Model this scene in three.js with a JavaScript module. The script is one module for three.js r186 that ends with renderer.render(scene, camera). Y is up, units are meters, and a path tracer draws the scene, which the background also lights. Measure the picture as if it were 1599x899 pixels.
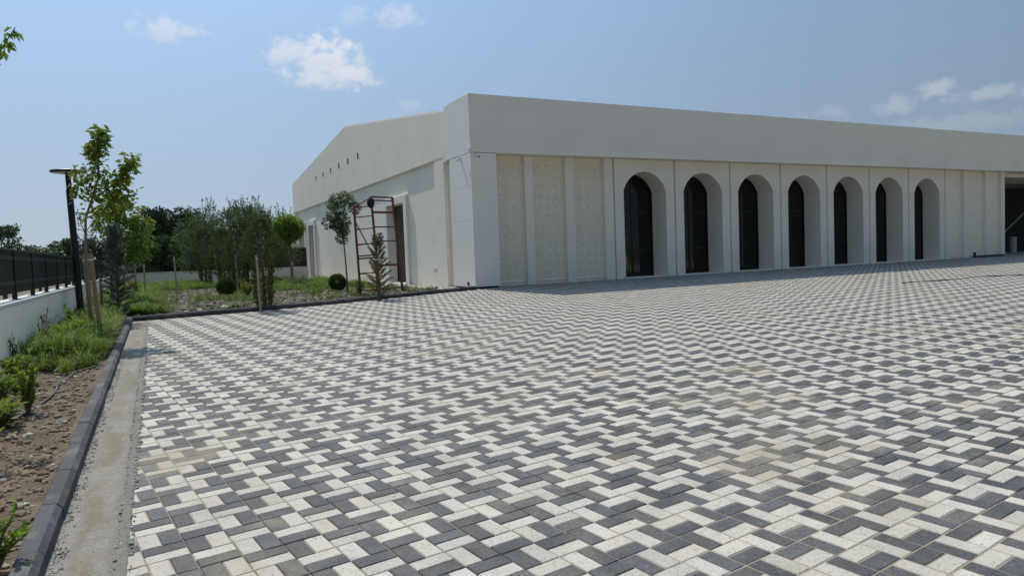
import * as THREE from 'three';
import { mergeGeometries, mergeVertices } from 'three/addons/utils/BufferGeometryUtils.js';
import { RoundedBoxGeometry } from 'three/addons/geometries/RoundedBoxGeometry.js';

// ---------------------------------------------------------------- camera, sky, sun, exposure
const scene = new THREE.Scene();
const camera = new THREE.PerspectiveCamera(44.53, 1024 / 575, 0.05, 1500);
{
  const R = Math.PI / 180, yaw = 27.123 * R, pitch = -2.827 * R, roll = -2.15 * R;
  const f = new THREE.Vector3(Math.sin(yaw) * Math.cos(pitch), Math.sin(pitch), -Math.cos(yaw) * Math.cos(pitch));
  const r = new THREE.Vector3(Math.cos(yaw), 0, Math.sin(yaw)), u = new THREE.Vector3().crossVectors(r, f);
  const r2 = r.clone().multiplyScalar(Math.cos(roll)).addScaledVector(u, Math.sin(roll));
  const u2 = u.clone().multiplyScalar(Math.cos(roll)).addScaledVector(r, -Math.sin(roll));
  camera.quaternion.setFromRotationMatrix(new THREE.Matrix4().makeBasis(r2, u2, f.clone().negate()));
  camera.position.set(0, 1.08, 0);                       // eye 1.5 m above the paving, which slopes down from the hall
}
scene.add(camera);
const SUN = new THREE.Vector3(-0.6, 6.13, -4.3).normalize();

function rng(seed) { let a = seed >>> 0; return () => { a = (a + 0x6D2B79F5) | 0; let t = Math.imul(a ^ (a >>> 15), 1 | a); t = (t + Math.imul(t ^ (t >>> 7), 61 | t)) ^ t; return ((t ^ (t >>> 14)) >>> 0) / 4294967296; }; }
function hash2(x, y, s) { let h = Math.imul(x | 0, 374761393) ^ Math.imul(y | 0, 668265263) ^ Math.imul(s | 0, 2246822519); h = Math.imul(h ^ (h >>> 13), 1274126177); return ((h ^ (h >>> 16)) >>> 0) / 4294967296; }
function vnoise(x, y, s) { const i = Math.floor(x), j = Math.floor(y); let u = x - i, v = y - j; u = u * u * (3 - 2 * u); v = v * v * (3 - 2 * v); const a = hash2(i, j, s), b = hash2(i + 1, j, s), c = hash2(i, j + 1, s), d = hash2(i + 1, j + 1, s); return a + (b - a) * u + (c - a) * v + (a - b - c + d) * u * v; }
function fbm(x, y, s, o = 4) { let t = 0, a = 0.5, n = 0; for (let k = 0; k < o; k++) { t += a * vnoise(x, y, s + k); n += a; a *= 0.5; x = x * 2.03 + 7.1; y = y * 2.03 + 3.7; } return t / n; }
const sstep = (a, b, x) => { const t = Math.min(1, Math.max(0, (x - a) / (b - a))); return t * t * (3 - 2 * t); };
const lerp = (a, b, t) => a + (b - a) * t;

{ // clear summer sky, brighter towards the sun, pale near the horizon, a few small fair-weather clouds
  const W = 4096, H = 2048, D = new Float32Array(W * H * 4), rad = Math.PI / 180;
  // azimuth (deg, from -z towards +x), elevation, half width, half height, strength
  const puffs = [[1.9, 16.6, 2.3, 1.15, .55, 1], [15.4, 18.3, 1.2, .9, .3, 2], [19.0, 18.3, 1.9, 1.0, .5, 3], [10.2, 15.5, 2.1, 1.2, .75, 4], [13.4, 15.2, 2.6, 1.9, 1.0, 5], [14.7, 14.2, 2.8, 1.35, .95, 6], [12.3, 13.8, 2.7, 1.0, .8, 7],
    [55.9, 9.2, 1.4, .85, .35, 8], [58.4, 10.0, 1.3, .75, .5, 9], [61.6, 9.3, 2.8, .6, .42, 10], [66, 9.2, 3.4, .8, .5, 11], [52.0, 9.4, 1.3, .8, .22, 12], [19.5, 11.9, 1.2, .6, .22, 13], [60, 7.6, 4.2, .8, .22, 14],
    [-22, 19, 4, 1.4, .6, 15], [95, 17, 6, 2, .7, 16], [140, 14, 7, 2.2, .7, 17], [-110, 16, 6, 1.8, .6, 18], [180, 20, 6, 2.2, .6, 19]];
  for (let j = 0; j < H; j++) {
    const el = ((j + .5) / H * 180 - 90), ce = Math.cos(el * rad), se = Math.sin(el * rad);
    for (let i = 0; i < W; i++) {
      const lon = ((i + .5) / W - .5) * 2 * Math.PI;           // three: u = atan2(z, x) / 2pi + .5
      const x = Math.cos(lon) * ce, z = Math.sin(lon) * ce;
      const cg = Math.min(1, Math.max(-1, x * SUN.x + se * SUN.y + z * SUN.z)), g = Math.acos(cg) / rad;
      const glow = .20 + 1.86 * Math.exp(-g / 36);
      const e = Math.max(0, el), t = Math.max(.17, Math.exp(-e / 13)), t2 = Math.exp(-e / 3.5);
      let r = lerp(.335, .69, t) + .05 * t2, gr = lerp(.575, .84, t) + .01 * t2, b = lerp(.93, .99, t) - .07 * t2;
      r *= glow; gr *= glow; b *= glow; { const a = .75 * Math.exp(-g / 11); r += a; gr += a * .95; b += a * .86; }   // whitish haze round the sun
      if (el > 3 && el < 24) {
        const az = Math.atan2(x, -z) / rad; let c = 0, sh = 0;
        for (const [pa, pe, wa, we, st, sd] of puffs) {
          const da = (az - pa) * ce, de = el - pe;
          if (Math.abs(da) > wa * 1.6 || Math.abs(de) > we * 1.9) continue;
          const q = Math.sqrt((da / wa) ** 2 + (de / (de > 0 ? we : we * .8)) ** 2);
          const n = fbm(da * 1.3 + sd * 17, de * 1.7 + sd * 9, 90 + sd, 5), n2 = fbm(da * 4 + sd * 5, de * 5, 60 + sd, 4);
          const k = st * sstep(1.12, .3, q + (n - .5) * 1.45 + (n2 - .5) * .5);
          if (k > c) { c = k; sh = sstep(.8, -1.0, de / we + (n - .5) * 1.4); }
        }
        const m = Math.min(.93, c * .95), wr = (.98 - .14 * sh) * (glow * .5 + .42), wg = (.985 - .125 * sh) * (glow * .5 + .425), wb = (1.0 - .08 * sh) * (glow * .5 + .44);
        r = lerp(r, wr, m * .82); gr = lerp(gr, wg, m * .82); b = lerp(b, wb, m * .82);
      }
      if (el < 0) { const k = sstep(0, -6, el); r = lerp(r, .20, k); gr = lerp(gr, .19, k); b = lerp(b, .16, k); }
      const o = (j * W + i) * 4; D[o] = r; D[o + 1] = gr; D[o + 2] = b; D[o + 3] = 1;
    }
  }
  const t = new THREE.DataTexture(D, W, H, THREE.RGBAFormat, THREE.FloatType);
  t.mapping = THREE.EquirectangularReflectionMapping; t.magFilter = t.minFilter = THREE.LinearFilter; t.needsUpdate = true;
  scene.background = t; scene.environment = t;
}
const sun = new THREE.DirectionalLight(new THREE.Color(1, .93, .81), 3.75);
sun.position.copy(SUN).multiplyScalar(90).add(new THREE.Vector3(15, 0, -20)); sun.target.position.set(15, 0, -20);
sun.castShadow = true; sun.shadow.mapSize.set(4096, 4096);
Object.assign(sun.shadow.camera, { left: -60, right: 60, top: 60, bottom: -60, near: 1, far: 260 });
scene.add(sun, sun.target);
const renderer = new THREE.WebGLRenderer({ antialias: true });
renderer.toneMapping = THREE.LinearToneMapping; renderer.toneMappingExposure = 1.06; renderer.shadowMap.enabled = true;
renderer.setSize(1024, 575);

// ---------------------------------------------------------------- helpers
const taken = {}, ORIGIN = new Map();
const numbered = (n) => { const k = taken[n] = (taken[n] ?? -1) + 1; return k ? `${n}_${String(k).padStart(3, '0')}` : n; };
function tag(o, label, category, group) { o.userData = { ...o.userData, label, category }; if (group) o.userData.group = group; return o; }
function thing(name, label, category, [x, y, z] = [0, 0, 0], group, turn = 0) { const o = new THREE.Group(); o.name = numbered(name); o.position.set(x, y, z); o.rotation.y = turn; scene.add(o); tag(o, label, category, group); return o; }
function structure(o, name) { o.name = numbered(name); o.userData.kind = 'structure'; scene.add(o); return o; }
function shade(o) { o.castShadow = o.receiveShadow = true; return o; }
function part(name, geo, mat, parent, label) { const m = shade(new THREE.Mesh(geo, mat)); m.name = name; if (label) m.userData.label = label; parent.add(m); return m; }
const at = (g, x, y, z) => g.translate(x, y, z);
function metreUV(g, s = 1) { // uv in metres on the plane each face lies in
  g = g.index ? g.toNonIndexed() : g; g.computeVertexNormals();
  const p = g.attributes.position, n = g.attributes.normal, uv = new Float32Array(p.count * 2);
  for (let i = 0; i < p.count; i += 3) {
    const b = new THREE.Vector3(), a = [0, 1, 2].map((k) => new THREE.Vector3().fromBufferAttribute(p, i + k));
    b.crossVectors(a[1].clone().sub(a[0]), a[2].clone().sub(a[0]));
    const ax = Math.abs(b.x), ay = Math.abs(b.y), az = Math.abs(b.z);
    for (let k = 0; k < 3; k++) { const v = a[k], o = (i + k) * 2; if (ay >= ax && ay >= az) { uv[o] = v.x * s; uv[o + 1] = v.z * s; } else if (ax >= az) { uv[o] = v.z * s; uv[o + 1] = v.y * s; } else { uv[o] = v.x * s; uv[o + 1] = v.y * s; } }
  }
  g.setAttribute('uv', new THREE.BufferAttribute(uv, 2)); g.deleteAttribute('normal'); return g;
}
// box between corners, with small rounded edges
function bx(x0, x1, y0, y1, z0, z1, r = 0.008) {
  const w = x1 - x0, h = y1 - y0, d = z1 - z0, g = r ? new RoundedBoxGeometry(w, h, d, 1, Math.min(r, w / 3, h / 3, d / 3)) : new THREE.BoxGeometry(w, h, d);
  return metreUV(g.translate((x0 + x1) / 2, (y0 + y1) / 2, (z0 + z1) / 2));
}
const join = (gs) => mergeGeometries(gs.map((g) => { g = g.index ? g.toNonIndexed() : g; for (const k of Object.keys(g.attributes)) if (!['position', 'uv', 'color'].includes(k)) g.deleteAttribute(k); if (!g.attributes.uv) g.setAttribute('uv', new THREE.BufferAttribute(new Float32Array(g.attributes.position.count * 2), 2)); return g; }), false);
function bar(a, b, r0, r1 = r0, n = 6) { // tapered round bar between two points
  const A = new THREE.Vector3(...a), B = new THREE.Vector3(...b), L = A.distanceTo(B), g = new THREE.CylinderGeometry(r1, r0, L, n, 1);
  g.applyQuaternion(new THREE.Quaternion().setFromUnitVectors(new THREE.Vector3(0, 1, 0), B.clone().sub(A).normalize())); g.translate((A.x + B.x) / 2, (A.y + B.y) / 2, (A.z + B.z) / 2); return g;
}
function sqbar(a, b, w, d = w) { const A = new THREE.Vector3(...a), B = new THREE.Vector3(...b), L = A.distanceTo(B), g = new RoundedBoxGeometry(w, L, d, 1, Math.min(w, d) * .12); g.applyQuaternion(new THREE.Quaternion().setFromUnitVectors(new THREE.Vector3(0, 1, 0), B.clone().sub(A).normalize())); g.translate((A.x + B.x) / 2, (A.y + B.y) / 2, (A.z + B.z) / 2); return metreUV(g); }
function hose(pts, r, seg = 60, n = 6) { return new THREE.TubeGeometry(new THREE.CatmullRomCurve3(pts.map((p) => new THREE.Vector3(...p))), seg, r, n, false); }
function extrudeX(shape, xmax, d, bevel = 0) { // shape given in (z, y); thickness d towards -x
  const g = new THREE.ExtrudeGeometry(shape, { depth: d, bevelEnabled: bevel > 0, bevelSize: bevel, bevelThickness: bevel, bevelOffset: -bevel, bevelSegments: 1, curveSegments: 24 });
  g.rotateY(-Math.PI / 2); g.translate(xmax, 0, 0); return metreUV(g);
}
function extrudeZ(shape, z0, d, bevel = 0) { const g = new THREE.ExtrudeGeometry(shape, { depth: d, bevelEnabled: bevel > 0, bevelSize: bevel, bevelThickness: bevel, bevelOffset: -bevel, bevelSegments: 1, curveSegments: 28 }); g.translate(0, 0, z0); return metreUV(g); }
const poly = (pts) => { const s = new THREE.Shape(); pts.forEach(([a, b], i) => (i ? s.lineTo(a, b) : s.moveTo(a, b))); s.closePath(); return s; };

// textures -----------------------------------------------------------------
function periodic(w, h, cx, cy, oct, seed) { // tileable fractal value noise, 0..1
  const out = new Float32Array(w * h); let amp = .5, tot = 0;
  for (let o = 0; o < oct; o++) {
    const nx = cx << o, ny = cy << o, L = new Float32Array(nx * ny); const r = rng(seed * 131 + o * 17 + 5); for (let k = 0; k < L.length; k++) L[k] = r();
    for (let y = 0; y < h; y++) {
      const fy = y / h * ny, j = Math.floor(fy), v0 = fy - j, v = v0 * v0 * (3 - 2 * v0), j1 = (j + 1) % ny;
      for (let x = 0; x < w; x++) { const fx = x / w * nx, i = Math.floor(fx), u0 = fx - i, u = u0 * u0 * (3 - 2 * u0), i1 = (i + 1) % nx; const a = L[j * nx + i], b = L[j * nx + i1], c = L[j1 * nx + i], d = L[j1 * nx + i1]; out[y * w + x] += amp * (a + (b - a) * u + (c - a) * v + (a - b - c + d) * u * v); }
    }
    tot += amp; amp *= .55;
  }
  for (let k = 0; k < out.length; k++) out[k] /= tot; return out;
}
const LUT = Float32Array.from({ length: 8193 }, (_, i) => { const x = i / 8192; return 255 * (x <= .0031308 ? 12.92 * x : 1.055 * x ** (1 / 2.4) - .055); }), toS = (x) => LUT[x <= 0 ? 0 : x >= 1 ? 8192 : Math.round(x * 8192)];
function texture(w, h, fn, srgb = true) { // fn(k, x, y) -> [r, g, b] linear
  const D = new Uint8Array(w * h * 4); for (let y = 0; y < h; y++) for (let x = 0; x < w; x++) { const k = y * w + x, c = fn(k, x, y); if (srgb) { D[k * 4] = toS(c[0]); D[k * 4 + 1] = toS(c[1]); D[k * 4 + 2] = toS(c[2]); } else D[k * 4] = D[k * 4 + 1] = D[k * 4 + 2] = Math.min(255, Math.max(0, c[0] * 255)); D[k * 4 + 3] = 255; }
  const t = new THREE.DataTexture(D, w, h); t.wrapS = t.wrapT = THREE.RepeatWrapping; t.magFilter = THREE.LinearFilter; t.minFilter = THREE.LinearMipmapLinearFilter; t.generateMipmaps = true; if (srgb) t.colorSpace = THREE.SRGBColorSpace; t.needsUpdate = true; return t;
}
const rep = (t, sx, sy = sx) => { const c = t.clone(); c.repeat.set(sx, sy); c.needsUpdate = true; return c; };
const std = (o) => new THREE.MeshStandardMaterial({ roughness: .85, ...o });
const rgb = (r, g, b) => new THREE.Color().setRGB(r, g, b);

const N1 = periodic(1024, 1024, 4, 4, 8, 1), N2 = periodic(1024, 1024, 16, 16, 6, 2), N3 = periodic(1024, 1024, 128, 128, 3, 3), N4 = periodic(1024, 1024, 6, 6, 7, 4);
const bumpFine = texture(1024, 1024, (k) => { const v = .5 * N2[k] + .5 * N3[k]; return [v, v, v]; }, false);
const OUT = [0, 0, 0];
const mottle = (c, a, stain = 0, stainC = [1, 1, 1]) => texture(1024, 1024, (k) => { const m = 1 + (N1[k] - .5) * a + (N3[k] - .5) * a * .6, s = stain * sstep(.56, .72, N4[k]) * (0.5 + N3[k] * .6); OUT[0] = c[0] * lerp(m, stainC[0], s); OUT[1] = c[1] * lerp(m, stainC[1], s); OUT[2] = c[2] * lerp(m, stainC[2], s); return OUT; });
const M = {};
M.white = std({ map: rep(mottle([.85, .80, .70], .10, .35, [.93, .91, .87]), .33), bumpMap: rep(bumpFine, 1.2), bumpScale: .0025, roughness: .8 });
M.pier = std({ map: rep(mottle([.87, .82, .745], .07, .25, [.95, .93, .9]), .33), bumpMap: rep(bumpFine, 1.2), bumpScale: .0015, roughness: .6 });
M.gable = std({ map: rep(mottle([.90, .825, .69], .12, .4, [.93, .9, .84]), .29), bumpMap: rep(bumpFine, 1.1), bumpScale: .004, roughness: .88 });
M.cream = std({ map: rep(mottle([.86, .80, .69], .10, .35, [.94, .9, .84]), .41), bumpMap: rep(bumpFine, 1.3), bumpScale: .003, roughness: .88 });
M.panel = std({ map: rep(mottle([.89, .81, .665], .12, .5, [.9, .86, .8]), .7), bumpMap: rep(bumpFine, 2), bumpScale: .003, roughness: .9 });
M.frame = std({ color: rgb(.018, .017, .016), roughness: .45, metalness: .3 });
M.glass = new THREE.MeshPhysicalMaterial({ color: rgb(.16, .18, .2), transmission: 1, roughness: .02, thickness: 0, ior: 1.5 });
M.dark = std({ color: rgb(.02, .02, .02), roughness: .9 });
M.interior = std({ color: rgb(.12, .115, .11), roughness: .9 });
M.fence = std({ color: rgb(.016, .015, .015), roughness: .5, metalness: .4 });
M.lamp = std({ color: rgb(.014, .015, .019), roughness: .42, metalness: .5 });
M.lens = std({ color: rgb(.55, .55, .55), roughness: .35 });
M.rust = std({ map: rep(mottle([.15, .038, .034], .6, .6, [.6, .8, .9]), 1.5), roughness: .6, metalness: .2 });
M.black = std({ color: rgb(.015, .015, .016), roughness: .55 });
M.plastic = std({ color: rgb(.75, .75, .74), roughness: .35 });
M.wood = std({ map: rep(texture(256, 1024, (k, x, y) => { const g = .6 + .55 * fbm(x / 6, y / 140, 40, 4); return [.38 * g, .235 * g, .13 * g]; }), 4, .8), bumpMap: rep(bumpFine, 3), bumpScale: .004, roughness: .85 });
M.woodDark = std({ map: rep(texture(256, 1024, (k, x, y) => { const g = .5 + .7 * fbm(x / 6, y / 120, 43, 4); return [.19 * g, .115 * g, .07 * g]; }), 4, .8), bumpMap: rep(bumpFine, 3), bumpScale: .006, roughness: .9 });
M.woodPale = std({ map: rep(texture(256, 1024, (k, x, y) => { const g = .7 + .55 * fbm(x / 6, y / 150, 41, 4); return [.40 * g, .32 * g, .20 * g]; }), 4, .8), roughness: .85 });
M.paper = std({ color: rgb(.62, .66, .74), roughness: .8 });

// ---------------------------------------------------------------- ground levels
const BX = 9.08, ZF = -20.23, ZP = -20.95;                     // hall corner, fascia face, arcade face
const gh = (x, z) => -.428 + .00574 * Math.min(10, Math.max(-5, x)) - .01827 * Math.max(z, -21);
const kerbX = (z) => lerp(-.53, -.42, Math.min(1, Math.max(0, (-z - 4) / 13.5)));   // inner edge of the left kerb
const BK = [[-.42, -17.55], [.8, -17.72], [2.21, -17.92], [3.81, -18.26], [5.71, -18.92], [7.9, -19.66], [9.0, -20.0]];
const backZ = (x) => { for (let i = 1; i < BK.length; i++) if (x <= BK[i][0] || i === BK.length - 1) { const [a, b] = BK[i - 1], [c, d] = BK[i]; return lerp(b, d, (x - a) / (c - a)); } };
function sheet(x0, x1, z0, z1, step, y, map = 1) { // grid sheet following y(x, z), uv in metres
  const nx = Math.max(1, Math.round((x1 - x0) / step)), nz = Math.max(1, Math.round((z1 - z0) / step)), P = [], U = [], I = [];
  for (let j = 0; j <= nz; j++) for (let i = 0; i <= nx; i++) { const z = lerp(z0, z1, j / nz), x = lerp(typeof x0 === 'function' ? x0(z) : x0, x1, i / nx); P.push(x, y(x, z), z); U.push(x * map, z * map); }
  for (let j = 0; j < nz; j++) for (let i = 0; i < nx; i++) { const a = j * (nx + 1) + i, b = a + 1, c = a + nx + 1, d = c + 1; I.push(a, c, b, b, c, d); }
  const g = new THREE.BufferGeometry(); g.setAttribute('position', new THREE.Float32BufferAttribute(P, 3)); g.setAttribute('uv', new THREE.Float32BufferAttribute(U, 2)); g.setIndex(I); g.computeVertexNormals(); return g;
}
M.earth = std({ map: rep(texture(1024, 1024, (k) => { const v = .7 + .6 * (N1[k] - .3) + .3 * (N3[k] - .5), g = sstep(.45, .6, N4[k]); return [lerp(.17, .10, g) * v, lerp(.135, .12, g) * v, lerp(.09, .045, g) * v]; }), .13), roughness: 1 });
{ const g = new THREE.CircleGeometry(700, 64); g.rotateX(-Math.PI / 2); g.translate(0, -1.25, 0); const m = shade(new THREE.Mesh(metreUV(g), M.earth)); structure(m, 'ground'); }
M.sand = std({ map: rep(texture(1024, 1024, (k) => { const v = .65 + .5 * N1[k] + .5 * (N3[k] - .5); return [.30 * v, .25 * v, .175 * v]; }), .5), roughness: 1 });
const paving = new THREE.Group(); structure(paving, 'paving');
part('bedding_sand', sheet(-.3, 64, -21.5, 34, .45, (x, z) => gh(x, z) - lerp(.0028, .0085, sstep(.35, .6, fbm(x * .8, z * .8, 27, 3)))), M.sand, paving);
{ const g = sheet(7.75, 9.3, -51, -19.6, .5, (x, z) => gh(x, z) - .0078); part('bedding_sand', g, M.sand, paving); }

// ---------------------------------------------------------------- block paving: 10 x 20 cm blocks, basket weave in two colours
{
  const th = -7.8756 * Math.PI / 180, c = Math.cos(th), s = Math.sin(th), ox = .18853, oz = -4.64648;
  const toW = (a, b) => [ox + a * c + b * s, oz + a * s - b * c];
  const P1 = periodic(2048, 2048, 5, 5, 8, 21), P2 = periodic(2048, 2048, 24, 24, 6, 22), P3 = periodic(2048, 2048, 512, 512, 2, 23);
  const lightMap = texture(2048, 2048, (k) => { // pale concrete face: fine aggregate, pits, sandy dirt
    const n = P3[k], d = sstep(.55, .70, P1[k] * .72 + P2[k] * .34) * (.3 + 1.0 * n), pit = n < .2 ? .6 : 1, v = (.93 + .34 * (P2[k] - .5) + .2 * (n - .5)) * pit;
    return [lerp(.49 * v, .33, d * .8), lerp(.452 * v, .275, d * .8), lerp(.385 * v, .19, d * .8)];
  });
  const darkMap = texture(2048, 2048, (k) => { // charcoal face: pale grit and sandy dust
    const n = P3[k], d = sstep(.48, .68, P1[k] * .7 + P2[k] * .36) * (.25 + 1.0 * n), grit = n > .86 ? .06 : 0, v = .92 + .8 * (P2[k] - .5) + .7 * (n - .5), f = .55 * sstep(.42, .62, P1[(k * 7 + 4321) % P1.length]);
    return [lerp(.076 * v + grit + .018 * f, .22, d * .6), lerp(.075 * v + grit + .017 * f, .19, d * .6), lerp(.079 * v + grit + .014 * f, .13, d * .6)];
  });
  const blockBump = texture(2048, 2048, (k) => { const v = .45 * P2[k] + .55 * P3[k]; return [v, v, v]; }, false);
  const S = 1 / 5.7, lm = rep(lightMap, S), dm = rep(darkMap, S), bm = rep(blockBump, S);
  const mk = (map, r) => std({ map, bumpMap: bm, bumpScale: .004, roughness: r });
  const light = mk(lm, .9), dark = mk(dm, .8); light.vertexColors = dark.vertexColors = true;
  const HX = .0982, HZ = .0480, CH = .0045;
  const blocks = [], rand = rng(77);
  const cut = (z) => -.2 + .006 * Math.max(0, -z - 4) + .05 * (fbm(z * 3.1, 3.3, 19, 4) - .5);   // blocks are sawn off along the concrete haunch
  const inside = (x, z) => {
    if (z > -20.68) { const onApron = x > 8.9 || z > backZ(Math.max(-.42, x)) + .04; if (onApron && x > cut(z) - .035 && x < 47) return true; }
    return x > 7.84 && x < 9.25 && z < -19.9 && z > -51 && z < backZ(x) - .1;
  };
  for (let i = -130; i < 290; i++) for (let j = -40; j < 270; j++) {
    const [mx, mz] = toW(i * .2 + .1, j * .2 + .1);
    if (mz > 1.6 || mz < -51 || mx < -.6 || mx > 47.3 || mx > 4 - mz * 2.9 || Math.hypot(mx, mz) < 1.1) continue;
    const ei = ((i % 2) + 2) % 2, ej = ((j % 2) + 2) % 2;
    // the pale cross of four blocks is centred on the lattice nodes
    const pair = ei === 0 && ej === 0 ? [['h', 0, -.05, 1], ['h', 0, .05, 0]] : ei === 1 && ej === 1 ? [['h', 0, -.05, 0], ['h', 0, .05, 1]] : ei === 1 && ej === 0 ? [['v', -.05, 0, 0], ['v', .05, 0, 1]] : [['v', -.05, 0, 1], ['v', .05, 0, 0]];
    for (const [o, da, db, pale] of pair) { const [x, z] = toW(i * .2 + .1 + da, j * .2 + .1 + db); if (inside(x, z)) blocks.push({ x, z, o, pale, d: Math.hypot(x, z) }); }
  }
  blocks.sort((p, q) => p.d - q.d);
  const inView = (b) => { const v = new THREE.Vector3(b.x, gh(b.x, b.z), b.z).project(camera); return Math.abs(v.x) < 1.03 && Math.abs(v.y) < 1.05 && v.z < 1; };
  camera.updateMatrixWorld(); camera.updateProjectionMatrix();
  const single = new Set(); let n0 = 0, n1 = 0; for (const b of blocks) { if (n0 + n1 >= 600) break; if ((b.pale ? n0 : n1) < 300 && inView(b)) { single.add(b); b.pale ? n0++ : n1++; } }
  // corner heights with a touch of settlement
  function emit(b, out, vc) {
    const ang = b.o === 'h' ? th : th + Math.PI / 2, ca = Math.cos(ang), sa = Math.sin(ang), tx = (rand() - .5) * .008, tz = (rand() - .5) * .012, dy = (rand() - .5) * .003, hx = HX - rand() * .0014, hz = HZ - rand() * .0012, base = out.p.length / 3;
    const put = (a, e, y) => { const z = b.z + a * sa + e * ca, x = Math.max(b.x + a * ca - e * sa, b.d < 20 && z > -17.6 ? cut(z) + (y ? 0 : .004) : -99); out.p.push(x, gh(x, z) + dy + a * tx + e * tz + y, z); out.u.push(x, z); out.c.push(vc[0], vc[1], vc[2]); };
    const near = b.d < 15, rings = near ? [[CH, 0], [0, -CH], [0, -.03]] : [[0, 0], [0, -.02]];
    for (const [q, y] of rings) { put(-hx + q, -hz + q, y); put(-hx + q, hz - q, y); put(hx - q, hz - q, y); put(hx - q, -hz + q, y); }
    out.i.push(base, base + 1, base + 2, base, base + 2, base + 3);
    for (let r = 0; r < rings.length - 1; r++) for (let k = 0; k < 4; k++) { const a = base + r * 4 + k, d = base + r * 4 + (k + 1) % 4; out.i.push(a, a + 4, d, d, a + 4, d + 4); }
  }
  const tone = (b) => { // batch tone of the block, and sandy film where sand has been swept over it
    const v = b.pale ? .88 + .18 * rand() : .80 + .6 * rand() * rand() + .1 * rand(), w = b.pale ? (rand() - .5) * .05 : (rand() - .5) * .08, dirt = sstep(.66, .85, fbm(b.x * 1.3, b.z * 1.3, 7, 3)) * rand() * .35;
    return b.pale ? [v * (1 - .06 * dirt), v * (1 - w * .3 - .11 * dirt), v * (1 - w - .24 * dirt)] : [v * (1 + w + 1.0 * dirt), v * (1 + .75 * dirt), v * (1 - w + .25 * dirt)];
  };
  const build = (o) => { const g = new THREE.BufferGeometry(); g.setAttribute('position', new THREE.Float32BufferAttribute(o.p, 3)); g.setAttribute('uv', new THREE.Float32BufferAttribute(o.u, 2)); g.setAttribute('color', new THREE.Float32BufferAttribute(o.c, 3)); g.setIndex(o.i); return g; };
  const acc = [0, 1].map(() => ({ p: [], u: [], c: [], i: [] }));
  for (const b of blocks) {
    const vc = tone(b);
    if (single.has(b)) { const o = { p: [], u: [], c: [], i: [] }; emit(b, o, vc); const g = build(o), h = gh(b.x, b.z); g.translate(-b.x, -h, -b.z); const m = part(b.pale ? 'pale_paver' : 'charcoal_paver', g, b.pale ? light : dark, paving); m.position.set(b.x, h, b.z); }
    else emit(b, acc[b.pale], vc);
  }
  const far0 = part('charcoal_pavers', build(acc[0]), dark, paving), far1 = part('pale_pavers', build(acc[1]), light, paving); far0.userData.kind = far1.userData.kind = 'stuff';
  console.log('blocks', blocks.length, 'singles', single.size);
}

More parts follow.
